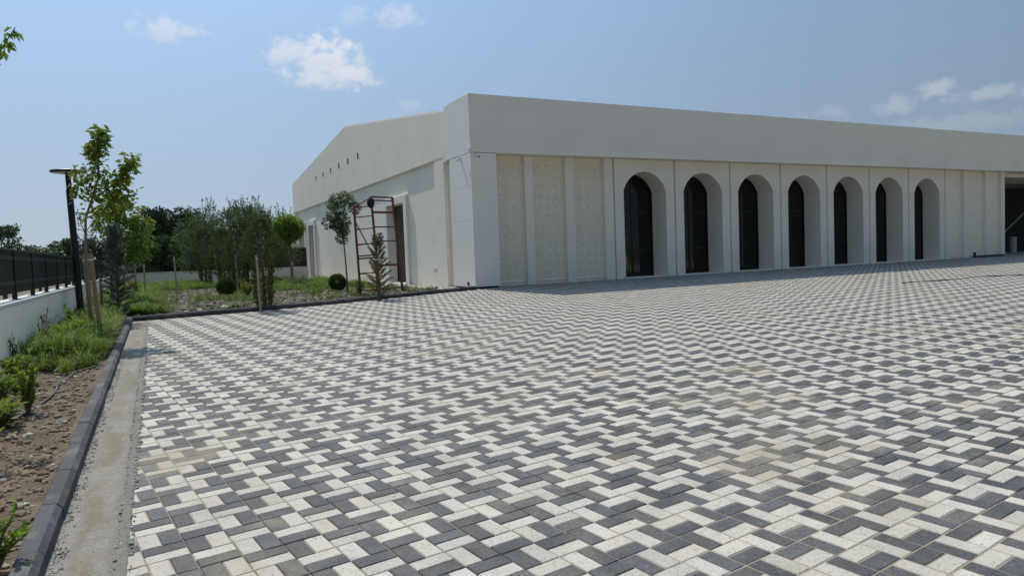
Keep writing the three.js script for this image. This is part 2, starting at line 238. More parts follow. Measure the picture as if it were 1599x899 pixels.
// ---------------------------------------------------------------- concrete haunch beside the kerb, kerb stones
{
  const w = 512, h = 2048, A = periodic(512, 2048, 4, 24, 7, 31), Bn = periodic(512, 2048, 128, 512, 2, 32), C = periodic(512, 2048, 2, 10, 5, 33), Br = periodic(512, 2048, 2, 128, 4, 34);
  const map = texture(w, h, (k, x) => { // smeared mortar with a streak of spilt soil along the middle
    const u = x / w, v = .86 + .5 * (A[k] - .5) + .4 * (Bn[k] - .5), streak = sstep(.30, .06, Math.abs(u - .42 - (C[k] - .5) * .5)) * sstep(.38, .52, A[k] * .55 + C[k] * .45) * (.45 + .8 * Bn[k]), e = sstep(.62, .8, u + (A[k] - .5) * .5) * .55 * Bn[k];
    const b = .9 + .2 * Br[k]; return [lerp(.30 * v * b, .19, streak * .85) * (1 - e), lerp(.275 * v * b, .155, streak * .85) * (1 - e), lerp(.235 * v * b, .10, streak * .85) * (1 - e)];
  });
  const bump = texture(w, h, (k) => { const v = .4 * A[k] + .25 * Bn[k] + .35 * Br[k]; return [v, v, v]; }, false);
  const m = std({ map: rep(map, 1, 1 / 7), bumpMap: rep(bump, 1, 1 / 7), bumpScale: .024, roughness: .95 });
  const P = [], U = [], I = [], nz = 420, nx = 14;
  for (let j = 0; j <= nz; j++) for (let i = 0; i <= nx; i++) { const z = lerp(-17.6, 3, j / nz), x0 = kerbX(z) - .02, x1 = -.15 + .006 * Math.max(0, -z - 4), t = i / nx, x = lerp(x0, x1, t), ridge = .016 * Math.exp(-(((x - (x1 - .058)) / .022) ** 2)) * (.35 + fbm(x * 25, z * 9, 6, 3)); P.push(x, gh(x, z) - .004 + .014 * (1 - t) * fbm(x * 14, z * 6, 5, 3) + ridge + (i === nx ? -.006 : .004 * (fbm(x * 30, z * 22, 8, 2) - .4)), z); U.push(t, z); }
  for (let j = 0; j < nz; j++) for (let i = 0; i < nx; i++) { const a = j * (nx + 1) + i, b = a + 1, c = a + nx + 1, d = c + 1; I.push(a, c, b, b, c, d); }
  const g = new THREE.BufferGeometry(); g.setAttribute('position', new THREE.Float32BufferAttribute(P, 3)); g.setAttribute('uv', new THREE.Float32BufferAttribute(U, 2)); g.setIndex(I); g.computeVertexNormals();
  structure(shade(new THREE.Mesh(g, m)), 'concrete_strip');

  const kmap = texture(1024, 1024, (k) => { const v = .8 + .7 * (N1[k] - .45) + .5 * (N3[k] - .5), d = sstep(.5, .7, N4[k]) * (.3 + .6 * N3[k]); return [lerp(.058 * v, .20, d * .7), lerp(.06 * v, .19, d * .7), lerp(.068 * v, .165, d * .7)]; });
  const kms = [0, 1, 2].map((q) => { const t = rep(kmap, .8); t.offset.set(q * .37, q * .21); return std({ map: t, bumpMap: rep(bumpFine, 1.5), bumpScale: .006, roughness: .85, color: rgb(1 + .12 * (q - 1), 1 + .12 * (q - 1), 1 + .13 * (q - 1)) }); });
  const kerb = new THREE.Group(); structure(kerb, 'kerb');
  const prof = new THREE.Shape(); [[0, -.2], [0, .072], [-.028, .104], [-.098, .108], [-.106, .10], [-.106, -.2]].forEach(([a, b], i) => (i ? prof.lineTo(a, b) : prof.moveTo(a, b))); prof.closePath();
  const r = rng(5), stone = (L) => { const g = new THREE.ExtrudeGeometry(prof, { depth: L - .012, bevelEnabled: true, bevelSize: .004, bevelThickness: .004, bevelOffset: -.004, bevelSegments: 1 }); g.translate(0, 0, -L / 2 + .006); return metreUV(g); };
  const g70 = stone(.7), place = (ax, az, bx_, bz, off) => { // off: side, profile's 0 edge is the paving side
    const L = Math.hypot(bx_ - ax, bz - az), n = Math.max(1, Math.round(L / .7)), ang = Math.atan2(bx_ - ax, bz - az);
    for (let k = 0; k < n; k++) { const t = (k + .5) / n, x = lerp(ax, bx_, t), z = lerp(az, bz, t), s = part('kerb_stone', g70, kms[Math.floor(r() * 3)], kerb); s.scale.z = L / n / .7; s.position.set(x + (r() - .5) * .008, gh(x, z) + (r() - .5) * .008, z + (r() - .5) * .006); s.rotation.order = 'YXZ'; s.rotation.y = ang; const dh = gh(lerp(ax, bx_, t + .5 / n), lerp(az, bz, t + .5 / n)) - gh(lerp(ax, bx_, t - .5 / n), lerp(az, bz, t - .5 / n)); s.rotation.x = -Math.atan2(dh, L / n); s.rotation.z = (r() - .5) * .02; }
  };
  place(kerbX(3), 3, kerbX(-4), -4); place(kerbX(-4), -4, kerbX(-17.5), -17.5);
  for (let i = 1; i < BK.length; i++) place(BK[i - 1][0] - (i === 1 ? .1 : 0), BK[i - 1][1], BK[i][0], BK[i][1]);
  kerb.children.forEach((s) => { s.rotation.y += Math.PI; s.rotation.x *= -1; });   // the chamfered edge faces the paving
}

// ---------------------------------------------------------------- planting beds
const bedY = (x, z) => gh(x, z) + .062 + .05 * (fbm(x * 1.3, z * 1.3, 11, 4) - .45) + .05 * (fbm(x * 6, z * 6, 12, 4) - .5);
{
  const T = periodic(2048, 2048, 10, 10, 8, 51), T2 = periodic(2048, 2048, 256, 256, 3, 52);
  const soil = (c1, c2, c3) => texture(2048, 2048, (k) => { const v = .6 + .8 * (T[k] - .25) + .5 * (T2[k] - .5), w = sstep(.4, .65, T[(k * 5 + 999) % T.length]), p = T2[k] > .83 ? 1 : 0; for (let q = 0; q < 3; q++) OUT[q] = lerp(lerp(c1[q], c2[q], w) * v, c3[q], p * .6); return OUT; });
  const sb = texture(2048, 2048, (k) => { const v = .55 * T[k] + .45 * T2[k]; return [v, v, v]; }, false);
  M.soil = std({ map: rep(soil([.19, .138, .094], [.135, .098, .066], [.30, .25, .185]), 1 / 3), bumpMap: rep(sb, 1 / 3), bumpScale: .03, roughness: 1 });
  M.greySoil = std({ map: rep(soil([.17, .135, .10], [.12, .10, .07], [.27, .24, .19]), 1 / 4), bumpMap: rep(sb, 1 / 4), bumpScale: .05, roughness: 1 });
  structure(shade(new THREE.Mesh(sheet(-1.7, -.58, -18.2, 3, .05, bedY, 1), M.soil)), 'planting_strip');
  const P = [], U = [], I = [], nx = 84, nz = 260;
  for (let j = 0; j <= nz; j++) for (let i = 0; i <= nx; i++) { const x = lerp(-1.7, 7.86, i / nx), z0 = backZ(Math.max(-.42, x)) - (x < -.55 ? -.4 : .1), z = lerp(z0, -51, (j / nz) ** 1.5); P.push(x, bedY(x, z) + (x < -.5 && z > -18.2 ? -.01 : 0), z); U.push(x, z); }
  for (let j = 0; j < nz; j++) for (let i = 0; i < nx; i++) { const a = j * (nx + 1) + i, b = a + 1, c = a + nx + 1, d = c + 1; I.push(a, b, c, b, d, c); }
  const g = new THREE.BufferGeometry(); g.setAttribute('position', new THREE.Float32BufferAttribute(P, 3)); g.setAttribute('uv', new THREE.Float32BufferAttribute(U, 2)); g.setIndex(I); g.computeVertexNormals();
  structure(shade(new THREE.Mesh(g, M.greySoil)), 'garden_bed');
}

// ---------------------------------------------------------------- boundary walls and fence
{
  M.render = std({ map: rep(mottle([.88, .81, .70], .10, .35, [.9, .88, .84]), .37), bumpMap: rep(bumpFine, 1), bumpScale: .004, roughness: .9 });
  M.cap = std({ map: rep(mottle([.62, .615, .60], .18, .5, [.8, .78, .74]), .6), bumpMap: rep(bumpFine, 1.4), bumpScale: .006, roughness: .9 });
  const w = thing('boundary_wall', 'low white rendered wall along the planting strip under the black fence', 'wall', [-1.75, -.8, -26]);
  const L = (g) => g.translate(1.75, .8, 26);
  part('wall_face', L(bx(-1.88, -1.62, -1.25, .645, -47.2, 6, .01)), M.render, w); part('coping', L(bx(-1.90, -1.605, .648, .69, -47.2, 6, .008)), M.cap, w);
  const f = thing('metal_fence', 'black metal picket fence standing on the low white wall', 'fence', [-1.74, .69, -26]);
  const F = (g) => g.translate(1.74, -.69, 26);
  for (const [y0, y1] of [[.90, .955], [1.245, 1.30]]) part('rail', F(bx(-1.755, -1.715, y0, y1, -47, 5.6, .004)), M.fence, f);
  part('top_rail', F(bx(-1.765, -1.705, 1.365, 1.40, -47, 5.6, .004)), M.fence, f);
  for (let k = 0; k < 31; k++) { const z = -12.06 - 1.7 * (k - 10); if (z < -47) break; const p = part('post', F(bx(-1.765, -1.705, .70, 1.39, z - .022, z + .022, .004)), M.fence, f); part('base_plate', F(bx(-1.80, -1.67, .69, .70, z - .05, z + .05, .002)), M.fence, p); }
  const pk = []; for (let z = 5.5; z > -46.9; z -= .08) pk.push(F(new THREE.BoxGeometry(.02, .585, .05).translate(-1.735, 1.075, z)));
  part('pickets', join(pk), M.fence, f).userData.kind = 'stuff';

  const b = thing('boundary_wall', 'low pale wall at the far end of the garden below the wire fence', 'wall', [3.2, 0, -46.2]);
  const B = (g) => g.translate(-3.2, 0, 46.2);
  part('wall_face', B(bx(-1.62, 9.0, -.5, .70, -46.4, -46.15, .01)), M.render, b); part('coping', B(bx(-1.62, 9.0, .702, .735, -46.43, -46.12, .006)), M.cap, b);
  const wf = thing('wire_fence', 'dark wire mesh fence on the far garden wall', 'fence', [3.2, .735, -46.28]);
  const WF = (g) => g.translate(-3.2, -.735, 46.28);
  for (let k = 0; k < 5; k++) { const x = -1.4 + k * 2.05; part('post', WF(bx(x, x + .05, .735, 1.9, -46.3, -46.25, .004)), M.fence, wf); }
  const wi = []; for (let x = -1.4; x < 6.9; x += .16) wi.push(WF(new THREE.BoxGeometry(.014, 1.1, .014).translate(x, 1.29, -46.28))); for (let y = .8; y < 1.86; y += .16) wi.push(WF(new THREE.BoxGeometry(8.3, .014, .014).translate(2.75, y, -46.265)));
  part('mesh_wires', join(wi), M.fence, wf).userData.kind = 'stuff';
  const sc = thing('fence_screen', 'dark brown solid fence panel beside the far corner of the hall', 'fence', [7.9, .735, -46.28]);
  const brown = std({ map: rep(mottle([.028, .02, .016], .5), .5), roughness: .7 });
  for (let k = 0; k < 6; k++) part('board', bx(-1.0, 1.05, .01 + k * .2, .207 + k * .2, -.03 - .012 * (k % 2), .0 - .012 * (k % 2), .004), brown, sc); part('post', bx(-1.06, -1.0, 0, 1.22, -.05, .01, .004), brown, sc);
  const nw = thing('boundary_wall', 'white wall behind the viewer mirrored in the arched windows', 'wall', [24, -1.1, 26]);
  part('wall_face', bx(-27, 27, -.2, 1.35, -.12, .12, .01), M.render, nw); part('coping', bx(-27, 27, 1.353, 1.39, -.15, .15, .006), M.cap, nw);
}

// ---------------------------------------------------------------- the hall
const hall = thing('exhibition_hall', 'long white single-storey hall with seven arched openings and a gabled end wall', 'building', [BX, 0, ZF]);
const hp = (name, geo, mat, parent = hall, label) => part(name, geo.translate(-BX, 0, -ZF), mat, parent, label);
{
  // corner pier clad in big white panels, lifted off the paving by a dark gap
  const pier = hp('corner_pier', bx(9.09, 9.96, .06, 4.27, -21.99, -20.24, 0), M.white); hp('plinth', bx(9.12, 9.93, -.3, .058, -21.96, -20.28, 0), M.dark, pier);
  for (let k = 0; k < 4; k++) hp('cladding_panel', bx(9.08, 9.97, k ? .006 + k * 1.085 : .055, (k + 1) * 1.085 - (k === 3 ? .07 : 0), -22.0, ZF, .006), M.pier, pier);
  hp('corner_cladding', bx(9.078, 9.118, 4.285, 6.08, -22.3, ZF - .004, .006), M.pier); hp('fascia', bx(9.118, 62, 4.285, 6.08, -22.02, ZF - .002, .006), M.white);
  hp('parapet_cap', bx(9.081, 62, 6.081, 6.105, -22.017, ZF - .007, .004), M.white);
  for (const z of [-23.9, -24.15]) hp('cable_stub', bar([9.215, .62, z], [9.175, .50, z + .05], .012, .012, 6), M.lamp);
  hp('outlet_box', bx(9.045, 9.077, .09, .21, -20.82, -20.72, .006), M.black);

  // gable end: raised border and gable band, recessed wall with three door openings
  const gx = 9.125, nx = 9.213, roof = [[-22.31, 5.97], [-35.7, 7.78], [-51, 6.42]];
  hp('gable_band', extrudeX(poly([[-22.63, 4.45], [-22.63, 4.27], [-22.31, 4.27], ...roof, [-51, 4.45]]), gx + .30, .30, .008), M.gable);
  hp('gable_coping', extrudeX(poly([[-22.31, 5.972], [-35.7, 7.784], [-51.03, 6.424], [-51.03, 6.45], [-35.7, 7.815], [-22.31, 5.999]]), gx + .298, .294), M.white);
  hp('wall_border', bx(gx, gx + .3, -.3, 4.447, -23.55, -22.64, .008), M.gable);
  hp('wall_border', bx(gx, gx + .3, -.3, 4.447, -51, -50.45, .008), M.gable);
  hp('shadow_groove', bx(nx + .05, nx + .3, -.3, 4.267, -22.635, -22.01, 0), M.cream, hall, 'cream recessed strip between corner pier and gable wall');
  const doors = [[-27.1, -29.35, 3.27], [-44.6, -46.15, 3.3], [-47.6, -49.55, 3.3]];
  const wall = poly([[-23.55, -.3], [-23.55, 4.45], [-50.45, 4.45], [-50.45, -.3]]);
  for (const [a, b, h] of doors) wall.holes.push(new THREE.Path([[a, -.02], [b, -.02], [b, h], [a, h]].map((p) => new THREE.Vector2(...p))));
  hp('gable_wall', extrudeX(wall, nx + .30, .30), M.gable);
  doors.forEach(([a, b, h], i) => {
    const s = new THREE.Shape(), w = i ? .34 : .36; [[a + w, -.2], [a + w, h + .3], [b - w, h + .3], [b - w, -.2], [b, -.2], [b, h], [a, h], [a, -.2]].forEach((p, k) => (k ? s.lineTo(...p) : s.moveTo(...p))); s.closePath();
    const d = hp('door', extrudeX(s, nx - .002, .10, .008), M.white); // surround standing out from the wall
    const gxp = nx + .27, c = (a + b) / 2, fr = [bx(gxp, gxp + .06, 0, h, a - .07, a + .0, .004), bx(gxp, gxp + .06, 0, h, b, b + .07, .004), bx(gxp, gxp + .06, h - .08, h, b + .07, a - .07, .004), bx(gxp, gxp + .06, 0, .09, b + .07, a - .07, .004), bx(gxp, gxp + .06, 2.22, 2.28, b + .07, a - .07, .004), bx(gxp - .01, gxp + .05, .09, 2.22, c - .05, c + .05, .004)];
    hp('frame', join(fr), M.frame, d);
    for (const [z0, z1, y0, y1] of [[c + .05, a - .07, .09, 2.22], [b + .07, c - .05, .09, 2.22], [b + .07, a - .07, 2.28, h - .08]]) hp('pane', new THREE.PlaneGeometry(Math.abs(z1 - z0), y1 - y0).rotateY(-Math.PI / 2).translate(gxp + .03, (y0 + y1) / 2, (z0 + z1) / 2), M.glass, d);
    hp('threshold', bx(nx - .12, nx + .3, -.25, .03, b - .1, a + .1, .006), M.white, d);
  });
  for (let k = 0; k < 6; k++) { const z = -33.5 - 1.91 * k, v = hp('vent', bx(gx - .008, gx + .0, 5.86, 6.15, z - .12, z + .12, .002), M.plastic); hp('opening', bx(gx - .012, gx - .002, 5.92, 6.06, z - .06, z + .03, .003), std({ color: rgb(.09, .09, .09) }), v); }

  // the arcade stands 42 cm behind the fascia
  const FK = .9857, FZ = .30, fp = (name, geo, mat, parent, label) => hp(name, geo.scale(FK, 1, 1).translate(0, 0, FZ), mat, parent, label);
  // arcade: seven bays with deep arched openings
  const BW = 1.37, R = 1.03, HW = .975, top = 3.86, cy = top - R, spring = cy + Math.sqrt(R * R - HW * HW), a0 = Math.asin((spring - cy) / R);
  const arch = (o, hw, y0, grow = 0) => { o.moveTo(-hw, y0); o.lineTo(hw, y0); o.lineTo(hw, spring); o.absarc(0, cy, R + grow, a0, Math.PI - a0, false); o.lineTo(-hw, y0); return o; };
  const ringShape = () => { const s = arch(new THREE.Shape(), HW, .0); const h = new THREE.Path(), hw = HW - .07; h.moveTo(-hw, .1); h.lineTo(-hw, spring); h.absarc(0, cy, R - .07, Math.PI - a0, a0, true); h.lineTo(hw, .1); h.closePath(); s.holes.push(h); return s; };
  for (let k = 0; k < 7; k++) {
    const c = 16.41 + 2.808 * k;
    const s = poly([[-BW, -.3], [BW, -.3], [BW, 4.28], [-BW, 4.28]]); s.holes.push(arch(new THREE.Path(), HW, .0));
    const bay = fp('arch_bay', extrudeZ(s, -21.77, .82, .006).translate(c, 0, 0), M.cream);
    const win = fp('window_frame', join([extrudeZ(ringShape(), -21.83, .06), bx(-.035, .035, .1, top - .07, -21.825, -21.775, .003), bx(-HW + .07, -.035, 2.42, 2.48, -21.825, -21.775, .003), bx(.035, HW - .07, 2.42, 2.48, -21.825, -21.775, .003), bx(-HW + .07, -.035, 1.0, 1.06, -21.823, -21.777, .003), bx(.035, HW - .07, 1.0, 1.06, -21.823, -21.777, .003)]).translate(c, 0, 0), M.frame, bay);
    for (const [x0, x1, y0, y1] of [[-HW + .07, -.035, .1, 1.0], [.035, HW - .07, .1, 1.0], [-HW + .07, -.035, 1.06, 2.42], [.035, HW - .07, 1.06, 2.42]]) fp('pane', new THREE.PlaneGeometry(x1 - x0, y1 - y0).translate(c + (x0 + x1) / 2, (y0 + y1) / 2, -21.80), M.glass, bay);
    for (const sd of [-1, 1]) { const p = new THREE.Shape(), e = .035, hw = HW - .07, rr = R - .07; p.moveTo(sd * e, 2.48); p.lineTo(sd * hw, 2.48); for (let t = 0; t <= 12; t++) { const an = lerp(a0 + .03, Math.PI / 2 - .035, t / 12); p.lineTo(sd * rr * Math.cos(an), cy + rr * Math.sin(an)); } p.closePath(); fp('pane', new THREE.ShapeGeometry(p).translate(c, 0, -21.80), M.glass, bay); }
    fp('sill', bx(c - HW, c + HW, -.2, .03, -21.80, -20.97, .006), M.cream, bay);
  }
  for (let k = 0; k <= 7; k++) { const c = 16.41 + 2.808 * k - 1.404; fp('recess_strip', bx(c - .04, c + .04, -.3, 4.28, -21.4, -21.05, 0), M.cream); }

  // carved panels between pilasters, three on either side of the arcade
  const tile = (() => { // one carved motif: square border, eight-pointed star, round boss
    const g = [], b = (w, h, x, y, rz = 0, d = .022) => { const q = new THREE.BoxGeometry(w, h, d); q.rotateZ(rz); q.translate(x, y, d * .3); g.push(q); };
    const h = .148; for (const s of [-1, 1]) { b(.296, .016, 0, s * h); b(.016, .28, s * h, 0); }
    for (const rz of [0, Math.PI / 4]) for (let q = 0; q < 4; q++) { const an = rz + q * Math.PI / 2, r = .088; b(.152, .016, Math.cos(an) * r, Math.sin(an) * r, an + Math.PI / 2, .028); }
    g.push(new THREE.CylinderGeometry(.026, .034, .02, 8).rotateX(Math.PI / 2).translate(0, 0, .006));
    for (const sx of [-1, 1]) for (const sy of [-1, 1]) b(.04, .04, sx * .122, sy * .122, Math.PI / 4, .018);
    return metreUV(join(g));
  })();
  const panels = [[9.97, 11.37], [11.69, 12.97], [13.33, 14.60], [35.05, 36.24], [36.60, 38.10], [38.42, 39.5]];
  for (const [x0, x1] of panels) {
    const p = fp('carved_panel', bx(x0 - .01, x1 + .01, -.3, 4.28, -21.4, -21.10, 0), M.panel);
    fp('panel_border', bx(x0 + .01, x1 - .01, 4.08, 4.14, -21.10, -21.075, .004), M.panel, p); fp('panel_border', bx(x0 + .01, x1 - .01, .10, .16, -21.10, -21.075, .004), M.panel, p);
    const n = Math.floor((x1 - x0 - .06) / .30), sx = (x1 - x0 - .06) / n, my = 12, sy = (4.08 - .16) / my;
    for (let i = 0; i < n; i++) for (let j = 0; j < my; j++) { if (x0 > 30) continue; const m = part('relief_tile', tile, M.panel, p); m.scale.set(sx / .312, sy / .312, .62); m.position.set((x0 + .03 + (i + .5) * sx) * FK - BX, .16 + (j + .5) * sy, -21.10 + FZ - ZF); }
  }
  for (const [x0, x1] of [[11.37, 11.69], [12.97, 13.33], [14.60, 14.985], [34.72, 35.05], [36.24, 36.60], [38.10, 38.42], [39.50, 39.82]]) fp('pilaster', bx(x0, x1, -.3, 4.28, -21.35, ZP, .01), M.cream);

  // entrance porch at the right, and the plain wing beyond it
  fp('porch_ceiling', bx(39.5, 62, 4.1, 4.28, -27.0, -21.4, 0), M.white);
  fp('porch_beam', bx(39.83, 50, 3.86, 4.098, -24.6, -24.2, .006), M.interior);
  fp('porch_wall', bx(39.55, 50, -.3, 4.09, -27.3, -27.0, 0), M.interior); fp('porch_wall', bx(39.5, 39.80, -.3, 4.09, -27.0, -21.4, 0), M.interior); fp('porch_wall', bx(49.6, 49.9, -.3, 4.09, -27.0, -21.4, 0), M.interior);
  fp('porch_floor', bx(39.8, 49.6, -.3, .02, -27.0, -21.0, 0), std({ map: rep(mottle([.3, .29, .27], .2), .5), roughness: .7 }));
  fp('wing_wall', bx(50, 62.4, -.3, 4.28, -21.35, -20.96, .01), M.cream);
  // closed shell behind: floor, rear and far walls, roof, so that the inside is dark
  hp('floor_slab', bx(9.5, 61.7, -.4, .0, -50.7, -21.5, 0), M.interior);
  hp('rear_wall', bx(9.4, 62, -.4, 6.4, -51.0, -50.72, 0), M.gable); hp('side_wall', bx(61.7, 62, -.4, 6.05, -50.7, -22.03, 0), M.gable);
  hp('roof', extrudeX(poly([[-22.03, 5.9], [-22.03, 6.0], [-35.7, 7.72], [-50.98, 6.38], [-50.98, 6.26], [-35.7, 7.6]]), 62, 52.58), std({ color: rgb(.35, .35, .36), roughness: .6 }));
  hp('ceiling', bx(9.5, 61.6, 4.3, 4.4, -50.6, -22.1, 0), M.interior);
}

// ---------------------------------------------------------------- lamp post, scaffold, stakes and small things
const beds = (x, z) => bedY(x, z) - .01;
{
  const b = beds(-1.34, -17.1), L = thing('lamp_post', 'black garden lamp post with a flat disc head beside the white wall', 'lamp post', [-1.34, b, -17.1]);
  const top = [-.075, 3.07 - b, 0];
  part('pole', bar([0, -.1, 0], [-.066, 2.72 - b, 0], .068, .062, 20), M.lamp, L); part('neck', bar([-.066, 2.70 - b, 0], top, .05, .05, 16), M.lamp, L);
  const head = part('disc_head', new THREE.LatheGeometry([[0, .0], [.29, .0], [.315, .012], [.318, .03], [.30, .045], [.12, .055], [0, .06]].map((p) => new THREE.Vector2(...p)), 48).translate(-.08, 3.075 - b, 0), M.lamp, L);
  part('diffuser', new THREE.RingGeometry(.07, .26, 40).rotateX(Math.PI / 2).translate(-.08, 3.068 - b, 0), M.lens, head);
  part('base_collar', new THREE.CylinderGeometry(.09, .1, .08, 20).translate(0, .03, 0), M.lamp, L);
}
{ // steel scaffold of two ladder frames sharing the middle post
  const S = thing('scaffold_frame', 'tall rusty red steel scaffold of two ladder frames in front of the gable door', 'scaffold', [6.05, 0, -20.4]);
  const l = (x, y, z) => [x - 6.05, y, z + 20.4];
  const A0 = [5.50, .04, -20.62], A1 = [5.42, 2.66, -20.62], C0 = [5.97, .04, -20.2], C1 = [5.83, 2.88, -20.2], R0 = [6.80, .03, -20.62], R1 = [6.61, 2.9, -20.62];
  const on = (a, b, y) => { const t = (y - a[1]) / (b[1] - a[1]); return l(lerp(a[0], b[0], t), y, lerp(a[2], b[2], t)); };
  for (const [a, b] of [[A0, A1], [C0, C1], [R0, R1]]) part('post', sqbar(l(...a), l(...b), .06), M.rust, S);
  for (const y of [.16, .64, 1.08, 1.16, 1.5, 1.95, 2.31, 2.6]) part('rung', sqbar(on(A0, A1, y), on(C0, C1, y + .03), .036), M.rust, S);
  for (const [y, w] of [[.16, .03], [.86, .06], [1.58, .032], [2.0, .032], [2.43, .065], [2.78, .03], [2.88, .045]]) part('rung', sqbar(on(C0, C1, y), on(R0, R1, y + .01), w, .03), M.rust, S);
  part('brace', sqbar(on(A0, A1, 2.2), on(C0, C1, .95), .025), M.rust, S); part('brace', sqbar(on(A0, A1, 2.62), on(C0, C1, 2.86), .028), M.rust, S);
  const bd = thing('cloth_bundle', 'dark cloth bundle tied to the top of the scaffold middle post', 'bundle', [5.80, 2.70, -20.16]);
  const g = new THREE.IcosahedronGeometry(.12, 3), p = g.attributes.position; for (let i = 0; i < p.count; i++) { const x = p.getX(i), y = p.getY(i), z = p.getZ(i), k = .75 + .75 * fbm(x * 16 + 5, y * 12 + z * 9, 3, 3); p.setXYZ(i, x * k * .85, y * k * 1.25, z * k * .85); }
  part('cloth', g, std({ color: rgb(.02, .02, .024), roughness: 1 }), bd); part('tie', new THREE.TorusGeometry(.07, .012, 6, 16).rotateX(Math.PI / 2).translate(0, .1, 0), std({ color: rgb(.03, .03, .05) }), bd);
}
{ const n = thing('paper_notice', 'white paper notice taped to the gable wall left of the near door', 'notice', [9.207, 2.0, -30.75]); part('sheet', bx(-.004, 0, -.22, .22, -.42, .42, 0), M.paper, n); part('tape', bx(-.0055, -.0042, .18, .24, -.08, .08, 0), M.lens, n); }
{ // two cameras at the corner
  const cam = (label, pos, dir) => { const c = thing('security_camera', label, 'camera', pos, 'security cameras on the hall corner'); part('housing', bar([0, 0, 0], dir.map((v) => v * .12), .03, .03, 12), M.plastic, c); part('lens', bar(dir.map((v) => v * .118), dir.map((v) => v * .15), .027, .027, 12), M.black, c); return c; };
  const a = cam('small camera on the gable side of the white corner pier', [9.045, 4.2, -21.05], [-.3, -.5, -.4]); part('bracket', bx(0, .035, -.03, .04, -.03, .03, .008), M.plastic, a);
  const b = cam('small camera on the front of the white corner pier', [9.28, 4.2, -20.15], [.25, -.5, .4]); part('bracket', bx(-.05, .05, -.04, .05, -.08, .0, .01), M.plastic, b);
  const j = thing('junction_box', 'white cable box on the upper corner edge of the pier', 'box', [9.06, 4.33, -20.21]); part('lid', bx(-.06, .05, -.07, .09, -.06, .06, .02), M.plastic, j);
  part('cable', hose([[.02, -.02, .05], [.08, -.07, .06], [.16, -.1, .07]], .008, 10), M.plastic, j); part('cable', hose([[-.06, -.02, -.05], [-.05, -.06, -.3], [-.04, -.1, -.62]], .008, 12), M.plastic, j);
}
{ const p = thing('drain_pipe', 'black drainpipe with an elbow lying on the paving by the right pilaster', 'pipe', [37.6, .05, -20.55]); part('pipe', bar([-1.2, .0, .0], [1.25, -.0, .05], .05, .05, 14), M.black, p); part('elbow', join([bar([-1.2, -.04, 0], [-1.2, .22, 0], .06, .06, 14), new THREE.SphereGeometry(.062, 12, 8).translate(-1.2, 0, 0)]), M.black, p); }
{ const c = shade(new THREE.Mesh(hose([[18.4, gh(18, -12) + .012, -12.3], [20.65, gh(20, -12) + .012, -12.06], [21.7, gh(21, -12) + .012, -12.25], [22.6, gh(22, -12) + .012, -12.02], [24, gh(24, -11) + .012, -11.7], [27.5, gh(27, -12) + .012, -12.2]], .014, 80), M.black)); c.name = 'cable'; scene.add(c); tag(c, 'thin black cable winding over the paving at the right', 'cable'); }
{ const c = thing('round_bin', 'pale cylindrical bin standing in the dark entrance porch', 'bin', [44.5, .02, -23]); part('body', new THREE.LatheGeometry([[0, 0], [.17, 0], [.18, .02], [.19, .85], [.2, .86], [.2, .9], [.17, .9], [.16, .1], [0, .1]].map((p) => new THREE.Vector2(...p)), 28), std({ color: rgb(.42, .4, .36), roughness: .6 }), c); part('rim', new THREE.TorusGeometry(.19, .012, 6, 28).rotateX(Math.PI / 2).translate(0, .9, 0), M.plastic, c);
  const q = thing('leaning_pole', 'thin pale pole leaning across the dark entrance porch', 'pole', [42.2, .02, -23.4]); part('shaft', bar([0, 0, 0], [7.3, 3.95, 0], .025, .025, 8), M.lens, q); part('end_cap', bar([-.02, -.0, 0], [.06, .035, 0], .032, .032, 8), M.black, q); }

// stakes -------------------------------------------------------------------
function stake(label, [x, z], top, lean = [0, 0], w = .055, mat = M.wood, group = 'tree stakes in the beds') {
  const y = beds(x, z), s = thing('wooden_stake', label, 'stake', [x, y, z], group);
  part('shaft', sqbar([0, -.15, 0], [lean[0], top - y, lean[1]], w, w * .9), mat, s); part('tie_strap', bx(lean[0] * .93 - w * .62, lean[0] * .93 + w * .62, top - y - .12, top - y - .09, lean[1] * .93 - w * .6, lean[1] * .93 + w * .6, .004), M.lens, s); return s;
}
stake('brown squared stake nearest the lamp post, right one of the tall pair', [-.80, -13.7], 1.34, [-.1, -.1], .07);
stake('brown squared stake close behind the lamp post, left one of the tall pair', [-.99, -14.5], 1.34, [-.03, .05], .07);
stake('brown stake in front of the blue-grey pine', [-1.0, -17.6], .88, [.02, 0], .06);
stake('brown stake beyond the blue-grey pine by the wall', [-.98, -23.4], 1.15, [.03, 0], .07);
stake('paler brown stake beyond the blue-grey pine', [-.76, -24.2], 1.18, [.03, 0], .07);
stake('thin yellowish stake at the far left of the garden', [-.55, -29], 1.2, [.04, 0], .06, M.woodPale);
stake('second thin yellowish stake at the far left of the garden', [-.25, -30], 1.2, [.02, 0], .06, M.woodPale);
stake('grey stake standing alone in the middle of the garden', [.75, -26.3], 1.4, [-.04, 0], .05, M.woodPale);
stake('slim grey stake beside the farthest dark conifer', [2.05, -36], .95, [0, 0], .05, M.woodPale);
stake('tilted pale stake against the second dark conifer', [2.58, -31.2], 1.49, [-.24, 0], .055, M.woodPale);
stake('pale stake at the third dark conifer', [2.78, -27.4], 1.35, [-.02, 0], .05, M.woodPale);
stake('tall pale stake at the nearest dark conifer by the kerb', [2.30, -17.85], 1.28, [-.03, 0], .05, M.woodPale);
stake('brown stake under the round-crowned light green tree', [6.05, -34.7], 1.1, [-.03, 0], .07);
stake('brown stake tied to the dry pine sapling by the kerb', [5.46, -18.62], 1.15, [-.02, 0], .085, M.woodDark);

